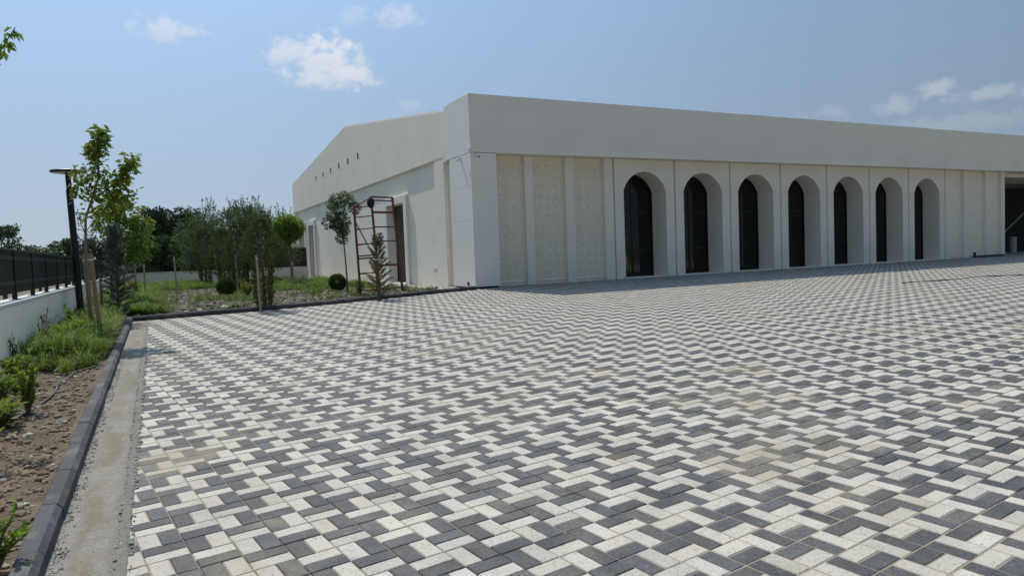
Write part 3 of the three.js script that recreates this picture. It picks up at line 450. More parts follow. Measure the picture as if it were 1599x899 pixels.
// ---------------------------------------------------------------- plants
const leafM = (r, g, b, tr = .35) => { const m = new THREE.MeshPhysicalMaterial({ color: rgb(r, g, b), roughness: .62, transmission: tr, thickness: 0, side: THREE.DoubleSide, vertexColors: true, specularIntensity: .4 }); m.roughness = .8; return m; };
const V = (x, y, z) => new THREE.Vector3(x, y, z);
class Leaves {
  constructor(seed) { this.p = []; this.c = []; this.i = []; this.r = rng(seed); }
  leaf(o, dir, len, wid, tone = 1, up = null) { // leaf folded along its midrib
    const r = this.r, d = dir.clone().normalize(), s = (up || V(r() - .5, r() - .5, r() - .5)).clone().cross(d); if (s.lengthSq() < 1e-6) s.set(1, 0, 0); s.normalize(); const n = d.clone().cross(s).multiplyScalar(wid * .3);
    const b = this.p.length / 3, m = o.clone().addScaledVector(d, len * .45), t = o.clone().addScaledVector(d, len), q = tone * (.72 + .56 * r()), w = 1 + (r() - .5) * .3;
    for (const v of [o, m.clone().addScaledVector(s, wid / 2).add(n), t, m.clone().addScaledVector(s, -wid / 2).add(n)]) { this.p.push(v.x, v.y, v.z); this.c.push(q * w, q, q * (2 - w) * .95); }
    this.i.push(b, b + 1, b + 2, b, b + 2, b + 3);
  }
  ball(c, rad, n, len, wid, tone = 1, droop = 0, flat = 1) { for (let k = 0; k < n; k++) { const r = this.r, a = r() * 6.283, z = r() * 2 - 1, q = Math.sqrt(1 - z * z), d = V(q * Math.cos(a), z, q * Math.sin(a)), e = rad * Math.cbrt(r()); this.leaf(c.clone().add(V(d.x * e, d.y * e * flat, d.z * e)), d.clone().add(V((r() - .5) * .9, (r() - .5) * .9 - droop, (r() - .5) * .9)), len * (.7 + .6 * r()), wid * (.7 + .6 * r()), tone * (.88 + .24 * r())); } }
  geo() { const g = new THREE.BufferGeometry(); g.setAttribute('position', new THREE.Float32BufferAttribute(this.p, 3)); g.setAttribute('color', new THREE.Float32BufferAttribute(this.c, 3)); g.setIndex(this.i); return g; }
}
function limb(pts, r0, r1, n = 7) { const gs = []; for (let i = 1; i < pts.length; i++) { const a = (i - 1) / (pts.length - 1), b = i / (pts.length - 1); gs.push(bar(pts[i - 1], pts[i], lerp(r0, r1, a), lerp(r0, r1, b), n)); if (i < pts.length - 1) gs.push(new THREE.IcosahedronGeometry(lerp(r0, r1, b), 1).translate(...pts[i])); } return join(gs); }
M.bark = std({ map: rep(texture(256, 512, (k, x, y) => { const g = .6 + .8 * fbm(x / 9, y / 40, 61, 4); return [.13 * g, .10 * g, .075 * g]; }), 2, 1), roughness: .95 });
M.barkPale = std({ map: rep(texture(256, 512, (k, x, y) => { const g = .6 + .8 * fbm(x / 12, y / 30, 62, 4); return [.20 * g, .165 * g, .12 * g]; }), 2, 1), roughness: .95 });
const LM = { yellow: leafM(.20, .255, .035, .6), green: leafM(.10, .165, .04, .45), deep: leafM(.06, .10, .03, .35), olive: leafM(.105, .145, .06, .45), blue: leafM(.115, .15, .12, .3), conifer: leafM(.085, .115, .038, .4), dry: leafM(.20, .175, .095, .25), purple: leafM(.06, .032, .04, .3), pine: leafM(.05, .072, .035, .2), weed: leafM(.16, .235, .04, .55), bright: leafM(.18, .265, .04, .58), far: leafM(.08, .11, .05, .3), box: leafM(.06, .115, .022, .35), yellowgreen: leafM(.21, .22, .035, .4) };
function tree(name, label, [x, z], group, y = beds(x, z)) { return thing(name, label, 'tree', [x, y, z], group); }
// loose crown of twigs: every twig carries leaves along its outer half
function twiggy(L, from, to, n, spread, len, wid, tone, droop = .2) { const A = V(...from), B = V(...to), r = L.r; for (let k = 0; k < n; k++) { const t = r() ** .8, p = A.clone().lerp(B, t).add(V((r() - .5) * spread, (r() - .5) * spread, (r() - .5) * spread)); L.leaf(p, V(r() - .5, r() * .6 - .2 - droop, r() - .5), len * (.7 + .6 * r()), wid * (.7 + .6 * r()), tone); } }

{ // staked young tree by the lamp: two leafy leaders above the stakes
  const t = tree('young_tree', 'tall young tree with loose yellow-green leaves behind the lamp post', [-.94, -14.1]), y0 = t.position.y, l = (x, y, z = -14.1) => [x + .94, y - y0, z + 14.1];
  const st = [[-.94, -.1], [-.985, .7], [-.98, 1.4], [-.95, 1.95], [-.83, 2.3], [-.72, 2.65], [-.70, 3.1], [-.655, 3.4]].map(([a, b]) => l(a, b)), s2 = [[-.83, 2.3], [-.62, 2.42], [-.42, 2.6], [-.25, 2.85], [-.19, 2.93]].map(([a, b], i) => l(a, b, -14.1 + i * .05)), s3 = [[-.95, 1.95], [-.7, 2.05], [-.5, 2.2], [-.3, 2.3]].map(([a, b], i) => l(a, b, -14.1 + i * .08)), s4 = [[-.83, 2.3], [-.95, 2.5], [-.98, 2.7]].map(([a, b], i) => l(a, b, -14.1 - i * .06)), s5 = [[-.72, 2.65], [-.8, 2.9], [-.82, 3.1]].map(([a, b]) => l(a, b));
  part('trunk', join([limb(st, .03, .008), limb(s2, .016, .005), limb(s3, .014, .005), limb(s4, .01, .004), limb(s5, .008, .004)]), M.barkPale, t);
  const L = new Leaves(101);
  twiggy(L, l(-.70, 2.95), l(-.64, 3.5), 262, .24, .115, .056, 1.05, .3); twiggy(L, l(-.78, 3.0), l(-.80, 3.2), 112, .2, .105, .052, 1.2, .3); twiggy(L, l(-.74, 2.4), l(-.68, 2.9), 110, .3, .105, .052, .9, .3);
  twiggy(L, l(-.42, 2.55, -13.95), l(-.17, 2.98, -13.9), 262, .22, .115, .056, 1, .3); twiggy(L, l(-.7, 2.35), l(-.38, 2.6, -13.95), 130, .3, .105, .052, .95, .3); twiggy(L, l(-.85, 2.1), l(-.25, 2.3, -13.9), 260, .38, .115, .056, .9, .25); twiggy(L, l(-1.0, 2.35), l(-.95, 2.75), 162, .3, .105, .052, .95, .3);
  part('crown', L.geo(), LM.yellow, t);
}
{ const t = tree('young_tree', 'bushy bright green young tree beyond the blue-grey pine', [-1.0, -22.2]), L = new Leaves(102), c = [[.15, 1.9, 0, .36], [.45, 1.75, .1, .36], [.75, 1.55, .1, .32], [.5, 2.25, 0, .3], [.15, 2.4, 0, .3], [.85, 1.95, .1, .26], [-.05, 2.05, .1, .3], [.4, 1.35, .2, .3], [.75, 1.2, .2, .25], [.3, 2.6, 0, .2]];
  part('trunk', join([limb([[0, -.1, 0], [.02, .9, 0], [.1, 1.5, 0], [.2, 2.1, 0], [.25, 2.5, 0]], .04, .012), ...c.map(([a, b, d]) => limb([[.08, Math.min(1.4, b - .25), 0], [a * .6 + .05, b - .15, d * .5], [a, b, d]], .015, .005, 5))]), M.bark, t);
  for (const [a, b, d, r] of c) L.ball(V(a, b + .28, d), r * 1.05, 230, .11, .058, 1, .25); part('crown', L.geo(), LM.bright, t); }
{ const t = tree('young_tree', 'small purple-leaved sapling just behind the lamp post', [-1.3, -19.2]), L = new Leaves(103), br = [];
  for (let k = 0; k < 9; k++) { const a = k * 2.4, q = .1 + .02 * k; br.push(limb([[0, 1.2 + k * .1, 0], [Math.cos(a) * q, 1.5 + k * .1, Math.sin(a) * q], [Math.cos(a) * q * 1.5, 1.75 + k * .1, Math.sin(a) * q * 1.5]], .01, .003, 5)); twiggy(L, [Math.cos(a) * q, 1.4 + k * .1, Math.sin(a) * q], [Math.cos(a) * q * 1.5, 1.8 + k * .1, Math.sin(a) * q * 1.5], 34, .14, .06, .03, 1, 0); }
  part('trunk', join([limb([[0, -.1, 0], [.01, .9, 0], [0, 1.7, 0], [.02, 2.4, 0]], .025, .006), ...br]), M.bark, t); part('crown', L.geo(), LM.purple, t); }
function conifer(name, label, [x, z], h, prof, n, mat, len, seed, group, trunkR = .04, up = .9) { // dense upright conifer; prof(t) = radius at height share t
  const t = tree(name, label, [x, z], group), L = new Leaves(seed), r = L.r;
  for (let k = 0; k < n; k++) { const q = Math.pow(r(), .9), R = prof(q), a = r() * 6.283, e = R * Math.sqrt(.25 + .75 * r()) * (.78 + .44 * fbm(a * 1.6, q * 9, seed, 2)); const y = q * h; L.leaf(V(Math.cos(a) * e, y, Math.sin(a) * e), V(Math.cos(a) * (.5 + r() * .6), up * (.4 + r()), Math.sin(a) * (.5 + r() * .6)), len * (.6 + .8 * r()), len * .26, .8 + .4 * r()); }
  const br = []; for (let k = 0; k < 14; k++) { const q = .2 + .7 * k / 14, a = k * 2.4, R = prof(q) * .8; br.push(bar([0, q * h - .1, 0], [Math.cos(a) * R, q * h + .1, Math.sin(a) * R], .012, .004, 5)); }
  part('trunk', join([bar([0, -.1, 0], [0, h * .93, 0], trunkR, .008, 8), ...br]), M.bark, t); part('crown', L.geo(), mat, t); return t;
}
const cyp = (w) => (t) => w * (t < .45 ? lerp(.36, .5, t / .45) : t < .7 ? lerp(.5, 1, (t - .45) / .25) : lerp(1, .1, ((t - .7) / .3) ** 1.3)), G1 = 'dark conifers planted in a row in the garden';
conifer('conifer', 'nearest dark green conifer standing right behind the kerb', [2.44, -18.15], 2.15, cyp(.5), 3000, LM.conifer, .10, 111, G1, .05);
conifer('conifer', 'dark green conifer with the small round bush at its foot', [2.86, -27.6], 2.25, cyp(.5), 2500, LM.conifer, .12, 112, G1);
conifer('conifer', 'dark green conifer behind the tilted pale stake', [2.68, -31.2], 2.45, cyp(.55), 2300, LM.conifer, .13, 113, G1);
conifer('conifer', 'farthest dark green conifer in front of the far wall', [2.26, -36], 2.7, cyp(.6), 2200, LM.conifer, .14, 114, G1);
{ // blue pine with whorled, drooping boughs
  const t = tree('blue_pine', 'young blue-grey pine with feathery boughs right of the tall stakes', [-.66, -17.2]), L = new Leaves(120), br = [], r = L.r, h = 2.05;
  for (let k = 0; k < 74; k++) { const q = k / 74, y = .2 + q * (h - .28), a = k * 2.399 + (r() - .5) * 1.2, R = lerp(.36, .12, q) * (.5 + .8 * r()) * (k === 40 || k === 37 ? 1.7 : 1), e = [Math.cos(a) * R, y + .05 + .1 * q, Math.sin(a) * R]; br.push(bar([0, y - .06, 0], e, .008, .003, 4)); const n = 84; for (let m = 0; m < n; m++) { const s = .15 + .85 * r(), p = V(e[0] * s, lerp(y - .06, e[1], s), e[2] * s); L.leaf(p, V(e[0] / R * .8 + (r() - .5) * 1.6, .25 + (r() - .5) * 1.4, e[2] / R * .8 + (r() - .5) * 1.6), .085, .015, 1); } }
  part('trunk', join([bar([0, -.1, 0], [0, h, 0], .035, .006, 8), ...br]), M.bark, t); part('crown', L.geo(), LM.blue, t);
}
{ // dry pine sapling by the kerb: tiers of short boughs with gaps
  const t = tree('pine_sapling', 'sparse dry pine sapling tied to a brown stake by the back kerb', [5.53, -18.75]), L = new Leaves(121), br = [], r = L.r, h = 1.72;
  for (let k = 0; k < 46; k++) { const q = k / 46, y = .18 + q * (h - .22), tier = .75 + .25 * Math.cos(q * 26), a = k * 2.399, R = lerp(.46, .1, q) * tier * (.8 + .4 * r()), e = [Math.cos(a) * R, y + .05, Math.sin(a) * R]; br.push(bar([0, y - .05, 0], e, .007, .003, 4)); for (let m = 0; m < 80; m++) { const s = .1 + .95 * r(), p = V(e[0] * s + (r() - .5) * .05, lerp(y - .05, e[1], s) + .06 * s * s, e[2] * s + (r() - .5) * .05); L.leaf(p, V(e[0] / R + (r() - .5) * 1.5, .3 + (r() - .5), e[2] / R + (r() - .5) * 1.5), .09, .016, 1); } }
  part('trunk', join([bar([0, -.1, 0], [-.03, h, 0], .03, .005, 8), ...br]), M.bark, t); part('crown', L.geo(), LM.dry, t);
}
{ // slim standard tree in front of the gable wall
  const t = tree('slim_tree', 'slim small tree with a narrow grey-green crown in front of the gable wall', [5.24, -21.4]), y0 = t.position.y, L = new Leaves(122), br = [], r = L.r, tip = [[-.18, 2.15], [-.32, 2.4], [-.1, 2.6], [.05, 2.35], [.3, 2.85], [.12, 2.95], [-.12, 2.9], [.42, 2.65], [-.4, 2.2], [-.02, 1.95], [.0, 1.75], [-.22, 2.75]];
  for (const [a, b] of tip) { const z = (r() - .5) * .4; br.push(limb([[.02, 1.6, 0], [a * .4, lerp(1.65, b, .5), z * .5], [a, b - y0, z]], .012, .004, 5)); L.ball(V(a, b - y0, z), .18, 200, .07, .038, 1, .2); }
  L.ball(V(-.05, 2.2 - y0, 0), .3, 560, .07, .038, .95, .2); part('trunk', join([limb([[.08, -.1, 0], [.06, .8, 0], [.02, 1.7, 0], [0, 2.3, 0]], .03, .014), ...br]), M.bark, t); part('crown', L.geo(), LM.olive, t);
}
{ // ball-headed tree near the far doors
  const t = tree('round_tree', 'small light green tree with a round crown near the far doors', [6.0, -35]), L = new Leaves(123), br = [], r = L.r;
  for (let k = 0; k < 26; k++) { const a = k * 2.4, z = 1 - 2 * (k + .5) / 26, q = Math.sqrt(1 - z * z), c = V(Math.cos(a) * q * .46 - .05, 2.62 + z * .44, Math.sin(a) * q * .46); br.push(bar([0, 2.0, 0], c.toArray(), .012, .004, 5)); L.ball(c.multiplyScalar(1).add(V((r() - .5) * .12, (r() - .5) * .14, (r() - .5) * .12)), .2 + .14 * r(), 130 + 90 * r(), .13, .07, .9 + .25 * r(), .25); }
  part('trunk', join([limb([[.02, -.1, 0], [0, 1, 0], [0, 2.0, 0]], .045, .03), ...br]), M.bark, t); part('crown', L.geo(), LM.bright, t);
}
{ // broad olive-like tree behind the garden
  const t = tree('olive_tree', 'broad grey-green tree with a feathery crown at the back of the garden', [4.5, -39.5]), L = new Leaves(124), br = [], r = L.r, cs = [];
  for (let k = 0; k < 84; k++) { const a = r() * 6.283, q = Math.sqrt(r()), y = 1.1 + 2.5 * r(), R = 3.0 * Math.sqrt(Math.max(.05, 1 - ((y - 2.1) / 2.0) ** 2)); cs.push([Math.cos(a) * q * R - .2, y, Math.sin(a) * q * R * .8]); }
  for (const [a, b, d] of cs) { br.push(limb([[a * .1, .7, d * .1], [a * .5, b * .6, d * .5], [a, b, d]], .05, .012, 5)); L.ball(V(a, b, d), .6, 260, .16, .05, 1, .1, .85); for (let s = 0; s < 4; s++) { const e = V(a + (r() - .5) * .7, b + .45 + r() * .75, d + (r() - .5) * .7); br.push(bar([a, b, d], e.toArray(), .008, .003, 4)); for (let m = 0; m < 22; m++) L.leaf(V(a, b, d).lerp(e, .3 + .7 * r()), V(r() - .5, .5 + r() * .5, r() - .5), .14, .032, 1.05); } }
  part('trunk', join([limb([[0, -.2, 0], [.02, .5, 0], [.1, 1.2, 0], [0, 2, 0]], .13, .05), limb([[.02, .5, 0], [-.4, 1.3, .1], [-.7, 2.1, .1]], .08, .03), ...br]), M.bark, t); part('crown', L.geo(), LM.olive, t);
}
// trees beyond the walls: each has its own crown of clumps
function farTree(label, [x, z], H, W, mat, seed, size, n = 70, name = 'tree', base = .35, per = 60) {
  const t = tree(name, label, [x, z], 'trees beyond the garden walls', -1.0), L = new Leaves(seed), br = [], r = L.r; H += 1;
  for (let k = 0; k < n; k++) { const a = r() * 6.283, q = Math.sqrt(r()), v = r(), y = H * lerp(base, .93, v), R = W / 2 * Math.sqrt(Math.max(.12, 1 - ((v - .42) / .62) ** 2)) * (.7 + .5 * r()), c = V(Math.cos(a) * q * R, y, Math.sin(a) * q * R); if (k % 2) br.push(limb([[c.x * .08, H * base * .7, c.z * .08], [c.x * .5, lerp(H * base, y, .5), c.z * .5], c.toArray()], H * .012, H * .003, 5)); L.ball(c, W * .105 * (.7 + .6 * r()), per, size, size * .5, 1, .15, .75); }
  part('trunk', join([limb([[0, -.3, 0], [.05, H * .3, 0], [0, H * .7, 0]], H * .03, H * .012), ...br]), M.bark, t); part('crown', L.geo(), mat, t);
}
farTree('left of the two big dark pines rising beyond the garden', [.3, -88], 7.9, 6.4, LM.pine, 130, .34, 90, 'pine_tree', .2, 110);
farTree('right of the two big dark pines rising beyond the garden', [3.9, -92], 8.1, 5.2, LM.pine, 131, .34, 80, 'pine_tree', .2, 110);
farTree('low dark pine between the two big pines', [6.0, -95], 6.6, 3.2, LM.pine, 136, .34, 50, 'pine_tree', .2, 110);
farTree('hazy tree at the left picture edge above the black fence', [-8.6, -56], 4.3, 3.6, LM.far, 132, .2, 70);
farTree('light bushy tree just left of the lamp post above the fence', [-5.4, -60], 3.5, 2.6, LM.olive, 133, .2, 60);
farTree('low tree behind the fence left of the lamp post', [-6.9, -58], 3.0, 2.4, LM.olive, 134, .2, 50);
farTree('tree showing between lamp post and the staked young trees', [-3.2, -55], 3.3, 2.6, LM.far, 135, .2, 60);
[['dark bush behind the far wall at the left end of the wire fence', -.6, 2.9], ['bush behind the wire fence left of the lone grey stake', 1.0, 2.6], ['bush behind the wire fence right of the lone grey stake', 2.7, 3.0], ['bush behind the far wall under the broad grey-green tree', 4.6, 2.8], ['dark bush behind the brown fence panel', 7.0, 3.2]].forEach(([lab, x, h], i) => farTree(lab, [x, -50 - (i % 2)], h + .5, 3.2, i % 2 ? LM.deep : LM.green, 140 + i, .17, 80, 'bush', .1, 110));

// ball-clipped bushes and shrubs
function bush(name, label, [x, z], R, n, mat, size, seed, flat = .9, group) { const t = thing(name, label, 'bush', [x, beds(x, z), z], group), L = new Leaves(seed), r = L.r; for (let k = 0; k < n; k++) { const a = r() * 6.283, zz = r() * 2 - 1, q = Math.sqrt(1 - zz * zz), e = R * (.35 + .65 * Math.sqrt(r())) * (.92 + .16 * fbm(a * 2, zz * 3, seed, 2)); const d = V(q * Math.cos(a), zz, q * Math.sin(a)); L.leaf(V(d.x * e, R * flat + d.y * e * flat, d.z * e), d.clone().add(V((r() - .5) * 1.2, (r() - .5) * 1.2, (r() - .5) * 1.2)), size, size * .6, .8 + .3 * r()); }
  part('stem', join([bar([0, -.08, 0], [0, R, 0], .02, .012, 6), bar([0, .05, 0], [R * .5, R * 1.1, R * .2], .012, .006, 5), bar([0, .05, 0], [-R * .45, R * 1.1, -R * .3], .012, .006, 5)]), M.bark, t); part('foliage', L.geo(), mat, t); return t; }
bush('clipped_bush', 'round clipped dark green bush on the garden edge before the gable wall', [5.55, -23.7], .285, 4200, LM.box, .045, 150, .95);
bush('clipped_bush', 'round clipped bush at the foot of the dark conifers', [2.2, -25.3], .30, 3800, LM.box, .05, 151, .95);
function shrub(label, [x, z], h, w, nst, perStem, len, wid, mat, seed, name = 'leafy_shrub', droop = .1) { const t = thing(name, label, 'shrub', [x, beds(x, z), z]), L = new Leaves(seed), r = L.r, br = []; for (let k = 0; k < nst; k++) { const a = r() * 6.283, q = w / 2 * Math.sqrt(r()), hh = h * (.55 + .45 * r()), e = [Math.cos(a) * q, hh, Math.sin(a) * q]; br.push(limb([[e[0] * .1, -.03, e[2] * .1], [e[0] * .45, hh * .55, e[2] * .45], e], .007, .003, 5)); for (let m = 0; m < perStem; m++) { const s = .2 + .8 * r(), p = V(e[0] * s * (s * .4 + .6), hh * s, e[2] * s * (s * .4 + .6)); L.leaf(p, V(Math.cos(a) * .3 + r() - .5, .25 + r() * .5 - droop, Math.sin(a) * .3 + r() - .5), len * (.6 + .7 * r()), wid * (.6 + .7 * r()), .75 + .5 * s, V(0, 1, 0)); } } part('stem', join(br), M.barkPale, t); part('foliage', L.geo(), mat, t); return t; }
shrub('upright leafy shrub with small oval leaves beside the black hose', [-1.08, -7.75], .46, .22, 13, 36, .055, .028, LM.yellow, 160);
shrub('broad-leaved plant with pale veins below the upright shrub', [-1.24, -7.25], .26, .5, 12, 9, .13, .075, LM.weed, 161, 'broadleaf_plant', .3);
shrub('leafy plant at the left picture edge by the white wall', [-1.42, -8.35], .34, .5, 14, 16, .09, .055, LM.weed, 162, 'broadleaf_plant', .2);
shrub('bright green compound-leaved plant overhanging the kerb in the near corner', [-.74, -3.95], .30, .34, 12, 26, .05, .03, LM.bright, 163, 'leafy_shrub', .1);
shrub('small leafy weed in the near corner left of the kerb', [-.86, -4.4], .2, .3, 8, 16, .05, .03, LM.weed, 164);
shrub('yellow-green shrub in front of the third dark conifer', [2.55, -22.6], .62, .6, 20, 26, .075, .05, LM.yellowgreen, 165);
shrub('low whitish-green shrub under the round-crowned tree', [5.2, -28.5], .42, 1.5, 34, 20, .08, .045, LM.olive, 166);
shrub('low green shrub between round tree and clipped bush', [5.9, -27.2], .36, .9, 22, 18, .08, .04, LM.weed, 167);
shrub('pale broad-leaved plant at the foot of the blue-grey pine', [-.62, -19.8], .5, .5, 14, 10, .16, .09, LM.weed, 168, 'broadleaf_plant', .3);
shrub('reddish-tipped shrub at the far stakes by the wall', [-.55, -27.2], .8, .5, 16, 26, .07, .04, LM.yellowgreen, 169);
shrub('thin weeds against the white wall left of the lamp post', [-1.5, -12.4], .75, .25, 7, 7, .12, .022, LM.deep, 170, 'tall_weed', .1);
shrub('thin dark weeds climbing the white wall near the picture edge', [-1.52, -10.6], .55, .4, 8, 8, .1, .022, LM.deep, 171, 'tall_weed', .1);
shrub('leafy bush against the white wall above the upright shrub', [-1.45, -9.6], .4, .4, 14, 18, .075, .045, LM.weed, 175);
shrub('low leafy weed between the hose and the white wall', [-1.32, -8.9], .2, .36, 10, 14, .07, .045, LM.bright, 176);
shrub('leafy weed in the bed left of the kerb below the broad-leaved plant', [-1.25, -6.35], .2, .4, 10, 12, .08, .05, LM.weed, 177);
shrub('leggy weed leaning over the kerb beside the tall stakes', [-.72, -12.6], .3, .4, 12, 14, .07, .04, LM.yellow, 178);
shrub('small leafy sucker at the left foot of the scaffold', [5.35, -20.3], .42, .4, 10, 16, .07, .035, LM.olive, 172);
shrub('light green bushy weed at the foot of the tall stakes', [-1.22, -12.9], .48, .7, 26, 22, .07, .04, LM.bright, 173);
shrub('second light green bushy weed by the lamp post foot', [-1.25, -15.4], .5, .7, 26, 22, .07, .04, LM.weed, 174);

{ // tree standing just outside the frame at the left: its twig hangs into the upper corner and its trunk shades the soil
  const t = tree('young_tree', 'leafy twig of a tree reaching into the upper left corner', [-1.46, -8.25]), y0 = t.position.y, L = new Leaves(180), tips = [[-1.03, 3.42, -8.25], [-1.3, 3.75, -8.3], [-1.5, 3.9, -8.1], [-1.7, 3.5, -8.5], [-1.45, 3.5, -7.9], [-1.65, 3.2, -7.9], [-1.5, 3.3, -8.7]], br = [];
  const l = ([a, b, c]) => [a + 1.46, b - y0, c + 8.25];
  for (const e of tips) { const q = l(e); br.push(limb([[.01, 2.6, 0], [q[0] * .5, (q[1] + 2.7) / 2 + .1, q[2] * .5], q], .014, .004, 5)); twiggy(L, [q[0] * .55, (q[1] + 2.7) / 2 + .12, q[2] * .55], q, 30, .09, .10, .05, 1, .5); }
  part('trunk', join([limb([[0, -.1, 0], [-.01, 1, 0], [.0, 2, 0], [.02, 2.9, 0], [0, 3.4, 0]], .04, .012), ...br]), M.bark, t); part('crown', L.geo(), LM.bright, t);
}

// ---------------------------------------------------------------- ground cover, clods and stones
{
  const r = rng(400), D = new THREE.Object3D();
  const blade = (n, h, w, seed) => { const L = new Leaves(seed); for (let k = 0; k < n; k++) { const a = L.r() * 6.283, q = L.r() * .06, ln = .25 + L.r() * .8; const o = V(Math.cos(a) * q, 0, Math.sin(a) * q), m = o.clone().add(V(Math.cos(a) * ln * h * .35, h * (.5 + .3 * L.r()), Math.sin(a) * ln * h * .35)), t = m.clone().add(V(Math.cos(a) * ln * h * .5, h * .3 * (L.r() - .2), Math.sin(a) * ln * h * .5)), s = V(-Math.sin(a), 0, Math.cos(a)).multiplyScalar(w / 2), b = L.p.length / 3, q2 = .7 + .6 * L.r(); for (const v of [o.clone().add(s), o.clone().sub(s), m.clone().add(s), m.clone().sub(s), t]) { L.p.push(v.x, v.y, v.z); L.c.push(q2, q2, q2); } L.i.push(b, b + 1, b + 2, b + 1, b + 3, b + 2, b + 2, b + 3, b + 4); } return L.geo(); };
  const rosette = (seed) => { const L = new Leaves(seed); for (let k = 0; k < 16; k++) { const a = L.r() * 6.283; L.leaf(V(Math.cos(a) * .03, .02 + .10 * L.r(), Math.sin(a) * .03), V(Math.cos(a), .25 + .7 * L.r(), Math.sin(a)), .09 * (.6 + .8 * L.r()), .045, 1, V(0, 1, 0)); } return L.geo(); };
  const spots = []; // density of green: thick beside the lamp, patches in the back garden, bare soil in between
  for (let k = 0; k < 60000; k++) {
    let x, z, d;
    if (k < 22000) { x = lerp(-1.6, -.66, r()); z = lerp(-18, -9.6, r()); const e = sstep(-10.6, -12.2, z + (fbm(x * 2, z * 2, 14, 2) - .5) * 2); d = e * (.5 + .6 * fbm(x * 1.5, z * 1.5, 13, 3)) * (x > -.8 ? .8 : 1); if (z < -13.4 && x < -1.12) d *= .3; }
    else { x = lerp(-1.55, 7.7, r()); z = lerp(-18.2, -45, r() ** 1.6); if (z > backZ(Math.max(-.42, x)) - .22) continue; const left = sstep(.6, -.5, x), f = fbm(x * .55 + 3, z * .3, 15, 4), bare = sstep(.3, .9, x) * sstep(4.8, 4.0, x); d = Math.max(left * .85, sstep(.52, .64, f) * .7, .06) * (1 - .72 * bare); if (x > 3.9 && z < -21.5 && z > -30) d = Math.max(d, .32 * sstep(.42, .56, f)); if (z < -33 && x < 2.6) d = Math.max(d, .6); }
    if (r() < d) spots.push([x, z, d]);
  }
  const kinds = [[blade(16, .2, .008, 190), LM.weed], [blade(14, .32, .008, 191), LM.bright], [rosette(192), LM.weed], [rosette(193), LM.green], [blade(10, .12, .008, 194), LM.dry]];
  const lists = kinds.map(() => []); for (const s of spots) { const q = r(); lists[s[0] > 1.2 && q < .22 ? 4 : q < .36 ? 0 : q < .56 ? 1 : q < .84 ? 2 : 3].push(s); }
  kinds.forEach(([g, m], k) => { const im = shade(new THREE.InstancedMesh(g, m, lists[k].length)); lists[k].forEach(([x, z, d], i) => { const s = (.55 + .75 * r()) * (.6 + .55 * d); D.position.set(x, bedY(x, z) - .01, z); D.rotation.set((r() - .5) * .3, r() * 6.28, (r() - .5) * .3); D.scale.set(s, s * (.7 + .5 * r()), s); D.updateMatrix(); im.setMatrixAt(i, D.matrix); const c = .7 + .55 * r(), w = (r() - .5) * .25; im.setColorAt(i, rgb(c * (1 + w), c, c * (1 - w))); });
    im.name = ['grass', 'tall_grass', 'weeds', 'dark_weeds', 'dry_grass'][k]; im.userData = { kind: 'stuff', label: ['short green grass growing in the planting beds', 'longer bright grass growing in the planting beds', 'light leafy weeds growing in the planting beds', 'dark leafy weeds growing in the planting beds', 'dry straw-coloured grass on the bare garden soil'][k], category: k === 2 || k === 3 ? 'weeds' : 'grass' }; scene.add(im); });
  const lump = (seed) => { const g = mergeVertices(new THREE.IcosahedronGeometry(1, 1).deleteAttribute('normal').deleteAttribute('uv')), p = g.attributes.position, q = rng(seed); for (let i = 0; i < p.count; i++) { const k = .7 + .5 * q(); p.setXYZ(i, p.getX(i) * k, p.getY(i) * k * .65, p.getZ(i) * k); } return g.toNonIndexed(); };
  const stoneM = std({ color: rgb(1, 1, 1), roughness: .95 });
  const scatter = (name, label, n, g, fn) => { const P = []; while (P.length < n) { const c = fn(); if (c) P.push(c); } const im = shade(new THREE.InstancedMesh(g, stoneM, n)); P.forEach(([x, y, z, s, c], i) => { D.position.set(x, y, z); D.rotation.set(r() * .6, r() * 6.28, r() * .6); D.scale.set(s * (.8 + .5 * r()), s, s); D.updateMatrix(); im.setMatrixAt(i, D.matrix); im.setColorAt(i, c); }); im.name = name; im.userData = { kind: 'stuff', label, category: name }; scene.add(im); };
  const earth = () => { const v = .7 + .6 * r(), p = r() < .12; return p ? rgb(.36 * v, .32 * v, .26 * v) : rgb(.20 * v, .145 * v, .095 * v); }, grey = () => { const v = .6 + .7 * r(), p = r() < .15; return p ? rgb(.34 * v, .31 * v, .27 * v) : rgb(.14 * v, .115 * v, .085 * v); };
  scatter('clods', 'small clods and pebbles on the brown planting strip', 3600, lump(1), () => { const x = lerp(-1.6, -.66, r()), z = lerp(-13, -3, r()); return [x, bedY(x, z) + .002, z, .006 + .032 * r() ** 4, earth()]; });
  scatter('soil_lumps', 'broken soil lumps over the back garden bed', 5200, lump(2), () => { const x = lerp(-1, 7.7, r()), z = lerp(-18, -36, r() ** 1.4); if (z > backZ(Math.max(-.42, x)) - .2) return null; return [x, bedY(x, z) + .004, z, .015 + .05 * r() ** 2.5, grey()]; });
  scatter('mortar_crumbs', 'mortar crumbs along the kerb and the edge of the concrete strip', 2600, lump(3), () => { const z = lerp(-12, -2.6, r()), near = r() < .5, x = near ? kerbX(z) + .012 + .06 * r() ** 2 : -.2 + .006 * Math.max(0, -z - 4) + (r() - .5) * .08, v = .15 + .3 * r(); return [x, gh(x, z) + .004, z, .003 + .010 * r() ** 3, rgb(v, v * .95, v * .87)]; });
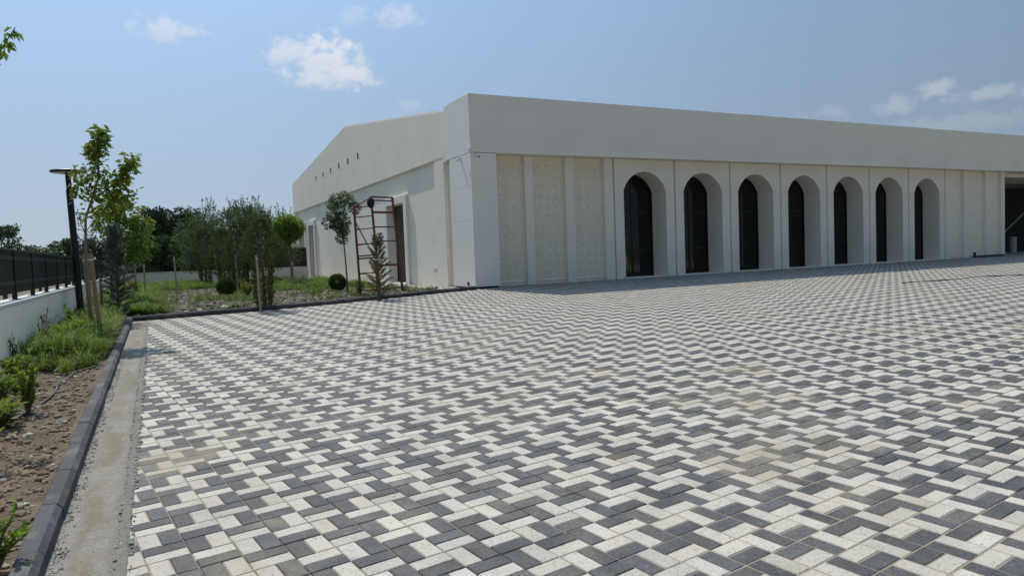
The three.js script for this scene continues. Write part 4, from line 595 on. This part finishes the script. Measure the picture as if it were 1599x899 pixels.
  { // fallen leaves and straw on the soil
    const L = new Leaves(195), q = L.r; for (let k = 0; k < 900; k++) { const left = k < 420, x = left ? lerp(-1.58, -.66, q()) : lerp(-.3, 7.5, q()), z = left ? lerp(-11.5, -3, q()) : lerp(-18.4, -27, q()); if (!left && z > backZ(Math.max(-.42, x)) - .2) continue; const a = q() * 6.28; L.leaf(V(x, bedY(x, z) + .008 + .006 * q(), z), V(Math.cos(a), (q() - .5) * .5, Math.sin(a)), .03 + .035 * q(), .008 + .018 * q(), .7 + .7 * q(), V(0, 1, (q() - .5) * .6)); }
    const m = shade(new THREE.Mesh(L.geo(), LM.dry)); m.name = 'fallen_leaves'; m.userData = { kind: 'stuff', label: 'dry fallen leaves and straw lying on the soil of the beds', category: 'leaves' }; scene.add(m);
  }
  const rock = (label, x, z, s, c, seed, sy = 1) => { const y = bedY(x, z), m = shade(new THREE.Mesh(lump(seed).scale(s, s * sy, s * .8), std({ map: rep(mottle(c, .4), 2), roughness: .95 }))); const g = m.geometry; metreUV(g); m.name = numbered('stone'); m.position.set(x, y + s * .25, z); scene.add(m); tag(m, label, 'stone', 'loose stones in the beds'); };
  rock('flat grey stone at the end of the hose among the weeds', -1.02, -10.35, .13, [.26, .24, .21], 11, .8);
  rock('small pale stone below the broad-leaved plant', -1.06, -6.75, .05, [.34, .29, .23], 12);
  rock('pale stone just behind the middle of the back kerb', .95, -18.15, .1, [.42, .38, .32], 13, .8); rock('larger pale stone right of the middle of the back kerb', 1.55, -18.35, .13, [.40, .36, .30], 14, .8);
  const hy = (x, z) => [x, bedY(x, z) + .014, z];
  const h = shade(new THREE.Mesh(hose([[-1.22, -7.3], [-1.08, -7.75], [-1.02, -8.3], [-.97, -8.75], [-.98, -9.2], [-.93, -9.7], [-.88, -10.2], [-.76, -10.35], [-.7, -10.4]].map((p) => hy(...p)), .014, 90, 7), M.black)); h.name = 'garden_hose'; scene.add(h); tag(h, 'thin black irrigation hose snaking over the brown soil', 'hose');
}
renderer.render(scene, camera);
